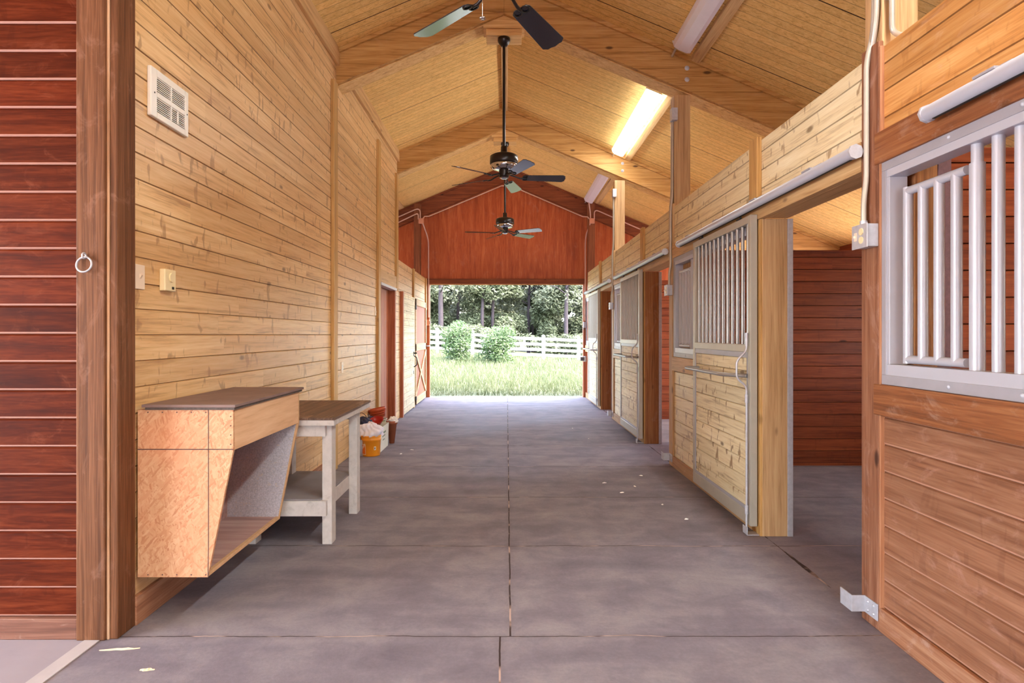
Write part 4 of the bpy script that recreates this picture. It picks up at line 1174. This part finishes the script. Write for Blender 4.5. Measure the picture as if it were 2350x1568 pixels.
for i in range(4):     # slanted stencil letter strokes
    aa = -1.02 + 0.15 * i
    z0 = 0.062 + 0.016 * i * 0.9
    for (da, dz) in ((0.0, 0.0), (0.07, 0.008)):
        v = [on_bucket(aa + da, z0 + dz, 0.003), on_bucket(aa + da + 0.035, z0 + dz + 0.004, 0.003), on_bucket(aa + da + 0.075, z0 + dz + 0.046, 0.003), on_bucket(aa + da + 0.04, z0 + dz + 0.042, 0.003)]
        m.add(v, [(0, 1, 2, 3)])
    v = [on_bucket(aa + 0.01, z0 + 0.022, 0.003), on_bucket(aa + 0.12, z0 + 0.028, 0.003), on_bucket(aa + 0.124, z0 + 0.034, 0.003), on_bucket(aa + 0.014, z0 + 0.028, 0.003)]
    m.add(v, [(0, 1, 2, 3)])
m.build('badge_letters', M['white_print'], lab_)
patch(0.52, 0.74, 0.075, 0.115, 0.0015).build('size_mark', M['white_print'], t)
patch(0.58, 0.66, 0.083, 0.107, 0.0026).build('size_numeral', M['dark_metal'], t)

def blob(name, mat, c, rx, ry, rz, seed, amp=0.25, seg=56, rings=30, flatz=-0.5, parent=None, folds=9):
    rnd = random.Random(seed)
    ph = [rnd.uniform(0, 6.28) for _ in range(8)]
    v, f = [], []
    for i in range(rings + 1):
        th = pi * i / rings
        for j in range(seg):
            p = 2 * pi * j / seg
            k = 1 + amp * (0.35 * sin(3 * p + ph[0] + 2 * th) + 0.3 * sin(folds * p + ph[1] + 3 * sin(th * 3)) * sin(th) + 0.3 * sin(5 * th + ph[2] + p * 2))
            x, y_, z = sin(th) * cos(p) * k, sin(th) * sin(p) * k, cos(th) * k
            z = max(z, flatz)
            v.append((c[0] + rx * x, c[1] + ry * y_, c[2] + rz * z))
    for i in range(rings):
        for j in range(seg):
            f.append((i * seg + j, (i + 1) * seg + j, (i + 1) * seg + (j + 1) % seg, i * seg + (j + 1) % seg))
    return MB().add(v, f, True).build(name, mat, parent)
o = blob('cleaning_rag', M['cloth_white'], (bx - 0.01, by + 0.02, 0.262), 0.15, 0.12, 0.105, 3, amp=0.34, folds=13, flatz=-0.35)
tag(o, 'crumpled pinkish white rag heaped on the orange bucket', 'rag')
t = thing('cardboard_box', (-1.60, 7.45, 0), 'white open carton with faint green print behind the orange bucket', 'box')
def carton(x0, x1, y0, y1, h, flare):
    m = MB()
    th = 0.006
    a = [(x0, y0), (x1, y0), (x1, y1), (x0, y1)]
    cx_, cy_ = (x0 + x1) / 2, (y0 + y1) / 2
    b = [(cx_ + (x - cx_) * flare, cy_ + (y_ - cy_) * flare) for x, y_ in a]
    v = [(x, y_, 0) for x, y_ in a] + [(x, y_, h) for x, y_ in b]
    iv = [(cx_ + (x - cx_) * 0.96, cy_ + (y_ - cy_) * 0.96, 0.01) for x, y_ in a] + [(cx_ + (x - cx_) * 0.97, cy_ + (y_ - cy_) * 0.97, h) for x, y_ in b]
    f = [(3, 2, 1, 0)] + [(i, (i + 1) % 4, 4 + (i + 1) % 4, 4 + i) for i in range(4)]
    f += [(8 + (i + 1) % 4, 8 + i, 12 + i, 12 + (i + 1) % 4) for i in range(4)] + [(8, 9, 10, 11)]
    f += [(4 + i, 4 + (i + 1) % 4, 12 + (i + 1) % 4, 12 + i) for i in range(4)]
    return m.add(v + iv, f)
carton(-1.77, -1.50, 7.24, 7.70, 0.29, 1.07).build('carton', M['card_white'], t)
m = MB()
for i, (z, y0, y1) in enumerate(((0.20, 7.30, 7.56), (0.165, 7.33, 7.52), (0.12, 7.36, 7.50))):
    xx = -1.50 + 0.0095 * z / 0.29
    n = int((y1 - y0) / 0.03)
    for q in range(n):
        m.box(xx, xx + 0.0015, y0 + q * 0.03, y0 + q * 0.03 + 0.02, z, z + (0.022 if i == 0 else 0.012))
m.build('print', M['green_print'], t)
# red bowl sitting in the box
t = thing('red_bowl', (-1.585, 7.50, 0.30), 'shallow red plastic bowl tipped on the white carton', 'bowl')
R3 = Matrix.Rotation(radians(24), 3, 'X') @ Matrix.Rotation(radians(-6), 3, 'Y')
MB().lathe([(0.0, 0.0), (0.045, 0.0), (0.075, 0.04), (0.084, 0.062), (0.092, 0.065), (0.092, 0.059), (0.08, 0.054), (0.07, 0.036), (0.042, 0.006), (0.0, 0.006)], (-1.595, 7.50, 0.295), 32, True, R3).build('bowl', M['red_plastic'], t)
# stacked tubs
t = thing('sage_bucket', (-1.60, 8.0, 0), 'pale sage bucket under the terracotta tub', 'bucket')
MB().lathe(bucket_prof(0.085, 0.105, 0.30, 0.005), (-1.68, 7.99, 0), 32).build('body', M['sage'], t)
MB().tube([(-1.68 + 0.107 * cos(q), 7.99 + 0.107 * sin(q), 0.294) for q in [2 * pi * j / 32 for j in range(32)]], 0.007, 8, closed=True).build('rim', M['card_white'], t)
t = thing('terracotta_tub', (-1.68, 7.99, 0.30), 'terracotta coloured round tub tilted on top of the sage bucket', 'tub')
R3 = Matrix.Rotation(radians(-11), 3, 'Y')
MB().lathe([(0.0, 0.0), (0.088, 0.0), (0.112, 0.09), (0.117, 0.092), (0.119, 0.112), (0.116, 0.122), (0.109, 0.122), (0.082, 0.008), (0.0, 0.008)], (-1.68, 7.99, 0.315), 32, True, R3).build('body', M['terracotta'], t)
m = MB()
for zz in (0.04, 0.065):
    m.tube([Vector((-1.68, 7.99, 0.315)) + R3 @ Vector(((0.089 + zz * 0.27) * cos(q), (0.089 + zz * 0.27) * sin(q), zz)) for q in [2 * pi * j / 32 for j in range(32)]], 0.004, 6, closed=True)
m.build('rib', M['terracotta'], t)
# navy bag with wire handle
t = thing('navy_bag', (-1.70, 7.28, 0.3), 'navy cloth bundle with a wire handle in the carton beside the rag', 'bag')
blob('bundle', M['navy'], (-1.71, 7.30, 0.335), 0.085, 0.12, 0.075, 11, amp=0.3, parent=t)
MB().tube(fillet([(-1.76, 7.30, 0.39), (-1.76, 7.30, 0.47), (-1.70, 7.30, 0.45), (-1.66, 7.30, 0.37)], 0.03), 0.0035, 6).build('wire_handle', M['dark_metal'], t)
o = blob('dark_cloth', M['navy'], (-1.69, 7.63, 0.325), 0.07, 0.08, 0.05, 14, amp=0.3)
tag(o, 'dark navy cloth scrap behind the red bowl', 'cloth')
t = thing('grey_bucket', (-1.71, 6.98, 0), 'pale grey bucket half hidden by the table leg beside the orange bucket', 'bucket')
MB().lathe(bucket_prof(0.075, 0.09, 0.19), (-1.745 + 0.04, 7.30 - 0.22, 0), 28).build('body', M['grey_plastic'], t)
# flower pot with crumpled paper
t = thing('flower_pot', (-1.48, 7.86, 0), 'tall narrow brown clay pot behind the carton holding crumpled paper', 'pot')
MB().lathe([(0.0, 0.0), (0.032, 0.0), (0.062, 0.25), (0.072, 0.25), (0.075, 0.29), (0.068, 0.29), (0.056, 0.25), (0.026, 0.01), (0.0, 0.01)], (-1.48, 7.86, 0), 28).build('body', M['clay_brown'], t)
o = blob('crumpled_paper', M['paper'], (-1.465, 7.85, 0.295), 0.058, 0.055, 0.045, 23, amp=0.4, folds=7)
tag(o, 'crumpled white paper in the brown clay pot', 'paper')

# ------------------------------------------------------------------ scraps on the floor
def sliver(name, x, y, L, w, ang, mat, label, cat, group=None, seed=0):
    rnd = random.Random(seed)
    n = 7
    v = []
    u, p = Vector((cos(ang), sin(ang), 0)), Vector((-sin(ang), cos(ang), 0))
    for i in range(n + 1):
        s = i / n
        ww = w * (0.25 + 0.75 * sin(pi * min(0.93, s + 0.07))) * rnd.uniform(0.7, 1.1)
        c_ = Vector((x, y, 0)) + u * L * (s - 0.5) + p * rnd.uniform(-w, w) * 0.3
        h = 0.003 + 0.006 * sin(pi * s) * rnd.uniform(0.3, 1)
        v += [c_ - p * ww + Vector((0, 0, 0.0)), c_ + p * ww * 0.2 + Vector((0, 0, h)), c_ + p * ww + Vector((0, 0, 0.0))]
    f = []
    for i in range(n):
        a = i * 3
        f += [(a, a + 1, a + 4, a + 3), (a + 1, a + 2, a + 5, a + 4)]
    return tag(MB().add(v, f).build(name, mat), label, cat, group)
sliver('wood_splinter', -1.72, 2.71, 0.17, 0.007, 0.12, M['chip'], 'long pale wood splinter on the floor by the corner post', 'splinter', seed=1)
sliver('wood_shaving', -1.50, 2.545, 0.06, 0.010, 0.1, M['chip'], 'curled pale shaving on the dark floor near the bottom left corner', 'shaving', seed=2)
SG = 'white scraps scattered on the aisle floor'
for i, (x, y_) in enumerate(((1.18, 5.62), (1.28, 5.02), (1.36, 4.62), (0.92, 5.75), (1.02, 5.4), (1.33, 6.05), (-1.15, 7.4), (-1.24, 7.15), (1.1, 8.2), (0.98, 9.1))):
    o = sliver('floor_scrap', x, y_, random.uniform(0.03, 0.06), random.uniform(0.006, 0.012), random.uniform(0, 3), M['paper'], 'small white scrap lying on the aisle concrete', 'scrap', SG, seed=30 + i)

# ------------------------------------------------------------------ outdoors
def gz_out(x, y):
    s = max(0.0, min(1.0, (y - 15) / 20.0))
    return -0.10 + s * (0.12 - 0.062 * x) + 0.05 * sin(x * 0.9 + y * 0.31) * s
m = MB()
nx, ny = 40, 44
xs_ = [-40 + 80 * i / nx for i in range(nx + 1)]
ys_ = [YE + 0.06 + (95 - YE) * (j / ny) ** 1.6 for j in range(ny + 1)]
m.add([(x, y, gz_out(max(-14, min(14, x)), min(y, 45))) for y in ys_ for x in xs_], [(j * (nx + 1) + i, j * (nx + 1) + i + 1, (j + 1) * (nx + 1) + i + 1, (j + 1) * (nx + 1) + i) for j in range(ny) for i in range(nx)], True)
struct('ground', m, M['ground'])
m = MB().box(-60, -7.5, -40, YE + 0.06, -0.3, -0.13).box(XO + 0.1, 60, -40, YE + 0.06, -0.3, -0.13).box(-7.5, XO + 0.1, -40, -8.6, -0.3, -0.13)
struct('ground_bounce', m, M['bounce_yard'])  # unseen pale ground added to reflect sunlight into the barn

def blades(n, gen, mat, name, label):
    v, f = [], []
    rnd = random.Random(5)
    for i in range(n):
        x, y, h, w = gen(rnd)
        z = gz_out(max(-14, min(14, x)), min(y, 45)) - 0.02
        a = rnd.uniform(0, pi)
        dx, dy = cos(a) * w, sin(a) * w
        lx, ly = rnd.gauss(0, 0.28) * h, rnd.gauss(0, 0.28) * h
        o = len(v)
        v += [(x - dx, y - dy, z), (x + dx, y + dy, z), (x + dx * 0.6 + lx * 0.4, y + dy * 0.6 + ly * 0.4, z + h * 0.6), (x - dx * 0.6 + lx * 0.4, y - dy * 0.6 + ly * 0.4, z + h * 0.6), (x + lx, y + ly, z + h)]
        f += [(o, o + 1, o + 2, o + 3), (o + 3, o + 2, o + 4)]
    me = bpy.data.meshes.new(name)
    me.from_pydata(v, [], f)
    me.materials.append(mat)
    o = bpy.data.objects.new(name, me)
    COL.objects.link(o)
    return tag(o, label, 'grass', kind='stuff')
def ggen(r):
    y = 14.9 + 23 * r.random() ** 1.25
    x = r.uniform(-1, 1) * (4.0 + (y - 14) * 0.42)
    edge = min(1.0, (y - 14.6) / 2.2)
    return x, y, r.uniform(0.10, 0.30) * (0.35 + 0.65 * edge) * (1.25 if y > 24 else 1), 0.005 + 0.0006 * (y - 14)
blades(62000, ggen, M['grass'], 'meadow_grass', 'tall pale green meadow grass beyond the far opening')

# white rail fence
FY = 35.0
t = thing('rail_fence', (0, FY, 0), 'white four rail vinyl fence crossing the meadow behind the bushes', 'fence')
def fz(x): return gz_out(max(-14, min(14, x)), FY)
pxs = [2.10 + 2.03 * i for i in range(-7, 7)]
for i, x in enumerate(pxs):
    z = fz(x)
    p = MB().box(x - 0.09, x + 0.09, FY - 0.09, FY + 0.09, z - 0.3, z + 1.40).build('post', M['vinyl_white'], t, 0.008)
    MB().lathe([(0.14, z + 1.40), (0.14, z + 1.43), (0.0, z + 1.50)], (x, FY, 0), 4, False, Matrix.Rotation(radians(45), 3, 'Z')).build('cap', M['vinyl_white'], p)
for i in range(len(pxs) - 1):
    xa, xb = pxs[i], pxs[i + 1]
    for h in (0.32, 0.63, 0.94, 1.25):
        za, zb_ = fz(xa) + h, fz(xb) + h
        MB().prism([(xa, za - 0.075), (xb, zb_ - 0.075), (xb, zb_ + 0.075), (xa, za + 0.075)], 'y', FY - 0.025, FY + 0.025).build('rail', M['vinyl_white'], t)

def leaf_cloud(n, blobs, size, seed):
    """leaf quads on and in ellipsoid blobs: (cx, cy, cz, rx, ry, rz)"""
    r = random.Random(seed)
    v, f = [], []
    wts = [b[3] * b[5] + b[4] * b[5] for b in blobs]
    for _ in range(n):
        b = r.choices(blobs, wts)[0]
        d = Vector((r.gauss(0, 1), r.gauss(0, 1), r.gauss(0, 1))).normalized() * (r.uniform(0.62, 1.06))
        c = Vector((b[0] + d.x * b[3], b[1] + d.y * b[4], b[2] + d.z * b[5]))
        a = Vector((r.gauss(0, 1), r.gauss(0, 1), r.gauss(0, 1) * 0.7)).normalized()
        e = a.orthogonal().normalized()
        s = size * r.uniform(0.6, 1.35)
        o = len(v)
        v += [c - a * s, c + e * s * 0.42, c + a * s, c - e * s * 0.42]
        f.append((o, o + 1, o + 2, o + 3))
    return MB().add(v, f)
def bush(x, y, h, w, n, mat, label, seed):
    r = random.Random(seed)
    z0 = gz_out(x, y)
    t = thing('shrub', (x, y, z0), label, 'shrub', 'leafy shrubs in front of the white fence')
    bl_ = []
    for i in range(16):
        q = r.uniform(0, 2 * pi); hh = r.uniform(0.1, 0.86)
        rad = w * 0.34 * (1 - 0.75 * max(0, hh - 0.35))
        bl_.append((x + rad * cos(q) * r.uniform(.5, 1), y + rad * sin(q), z0 + h * hh, w * 0.22, w * 0.22, h * 0.16))
    bl_.append((x, y, z0 + h * 0.42, w * 0.36, w * 0.36, h * 0.42))
    leaf_cloud(n, bl_, 0.06, seed).build('foliage', mat, t)
    for i in range(6):
        q = r.uniform(0, 2 * pi)
        MB().tube([(x, y, z0 - 0.1), (x + 0.15 * cos(q), y + 0.15 * sin(q), z0 + h * 0.4), (x + w * 0.28 * cos(q), y + w * 0.28 * sin(q), z0 + h * 0.8)], [0.03, 0.02, 0.008], 6).build('stem', M['bark'], t)
bush(-2.25, 28.0, 1.95, 1.85, 5200, M['leaf_bush'], 'left pale green leafy shrub in front of the white fence', 3)
bush(-0.42, 27.2, 2.02, 1.95, 6000, M['leaf_bush'], 'right fuller green shrub in front of the white fence', 4)

def make_tree(x, y, h, w, n, mat, label, seed, trunk_r=0.14, lean=0.0, low=0.06, size=0.13):
    r = random.Random(seed)
    z0 = gz_out(max(-14, min(14, x)), 45) if y > 45 else gz_out(max(-14, min(14, x)), y)
    t = thing('woodland_tree', (x, y, z0), label, 'tree', 'trees of the woodland beyond the fence')
    bl_ = []
    for i in range(22):
        hh = r.uniform(low, 0.98)
        rad = w * 0.42 * (1 - 0.5 * hh)
        q = r.uniform(0, 2 * pi)
        bl_.append((x + lean * hh * h + rad * cos(q), y + rad * sin(q) * 0.8, z0 + h * hh, w * r.uniform(.16, .26), w * r.uniform(.16, .26), h * r.uniform(.05, .09)))
    leaf_cloud(n, bl_, size, seed).build('crown', mat, t)
    pts = [(x, y, z0 - 0.2), (x + lean * h * 0.3, y, z0 + h * 0.33), (x + lean * h * 0.62 + 0.1, y, z0 + h * 0.62), (x + lean * h, y, z0 + h * 0.97)]
    MB().tube(pts, [trunk_r, trunk_r * 0.85, trunk_r * 0.6, 0.03], 9).build('trunk', M['bark'], t)
    for i in range(5):
        hh = r.uniform(0.3, 0.85); q = r.uniform(0, 2 * pi)
        b0 = Vector((x + lean * hh * h, y, z0 + h * hh))
        e = b0 + Vector((cos(q) * w * 0.42, sin(q) * w * 0.42, h * 0.06))
        MB().tube([b0, (b0 + e) / 2 + Vector((0, 0, 0.1)), e], [0.05, 0.035, 0.012], 6).build('branch', M['bark'], t)
    return t
spots = [(-13.5, 47, 10, 6.0), (-9.6, 45, 9, 5.2), (-6.4, 43.5, 8.5, 4.6), (-3.6, 45, 9, 4.6), (-1.0, 43.0, 8, 4.4), (1.6, 45, 9, 4.6), (4.2, 43.5, 8.5, 4.6), (6.9, 45, 9, 4.8), (10.2, 44.5, 9, 5.4), (14.0, 47, 10, 6),
         (-4.6, 58, 14, 6.5), (-0.6, 57, 14, 6.5), (3.6, 58, 14, 6.5), (8.4, 58, 14, 6.5), (-9.0, 58, 14, 6.5), (-11.0, 53, 12, 6.5), (-6.8, 52, 12, 6.0), (-2.4, 51, 12, 6.0), (2.2, 52, 12, 6.0), (6.6, 51, 12, 6.0), (11.2, 53, 12, 6.5)]
tl_ = ['far left tree of the woodland beyond the fence', 'dense tree second from the left beyond the fence', 'dense tree behind the left shrub and fence end', 'olive tree rising behind the left shrub', 'dense tree behind the gap between the two shrubs', 'olive tree behind the right shrub', 'dense tree above the fence post right of the shrubs', 'olive tree at the right side of the far opening', 'dense tree right beyond the far opening', 'far right tree of the woodland',
       'deep woodland tree behind the left shrub and its fence rails', 'deep woodland tree in the gap between the two shrubs', 'deep woodland tree behind the fence post right of the shrubs', 'deep woodland tree at the right jamb of the far opening', 'deep woodland tree at the left jamb of the far opening', 'tall back tree at the far left of the woodland', 'tall back tree behind the left end of the fence', 'tall back tree behind the left shrub', 'tall back tree behind the right shrub', 'tall back tree behind the right fence posts', 'tall back tree at the far right of the woodland']
for i, (x, y_, h, w) in enumerate(spots):
    make_tree(x, y_, h, w, 11000 if i < 10 else 12000, M['leaf_olive' if i % 2 else 'leaf_dark'], tl_[i], 100 + i, trunk_r=0.13, size=0.14 if i < 10 else 0.26)
for i, (px_, y_, tr_, ln_, lab) in enumerate(((1013, 40.5, 0.19, -0.02, 'leaning purple grey trunk at the left of the far opening'), (1299, 41.0, 0.16, 0.0, 'straight purple grey trunk at the right of the far opening'), (1106, 42.0, 0.13, 0.01, 'slim grey trunk above the left shrub'))):
    x = (px_ - VPX) / F_PX * y_
    make_tree(x, y_, 9.5, 4.0, 2200, M['leaf_olive'], lab, 300 + i, trunk_r=tr_, lean=ln_, low=0.42, size=0.12)
# low undergrowth along the wood's edge
for i in range(9):
    x = -10.5 + 2.6 * i
    r = random.Random(400 + i)
    z0 = gz_out(x, 39)
    t = thing('undergrowth', (x, 39.5, z0), 'dark low undergrowth under the trees behind the white fence', 'undergrowth', 'undergrowth behind the white fence')
    bl_ = [(x + r.uniform(-1.3, 1.3), 39.6 + r.uniform(-.5, .5), z0 + r.uniform(0.2, 1.5), 0.7, 0.5, 0.45) for _ in range(12)]
    leaf_cloud(2600, bl_, 0.10, 500 + i).build('foliage', M['leaf_dark'], t)
    MB().tube([(x, 39.6, z0 - 0.1), (x + 0.1, 39.6, z0 + 1.4)], [0.04, 0.01], 6).build('stem', M['bark'], t)
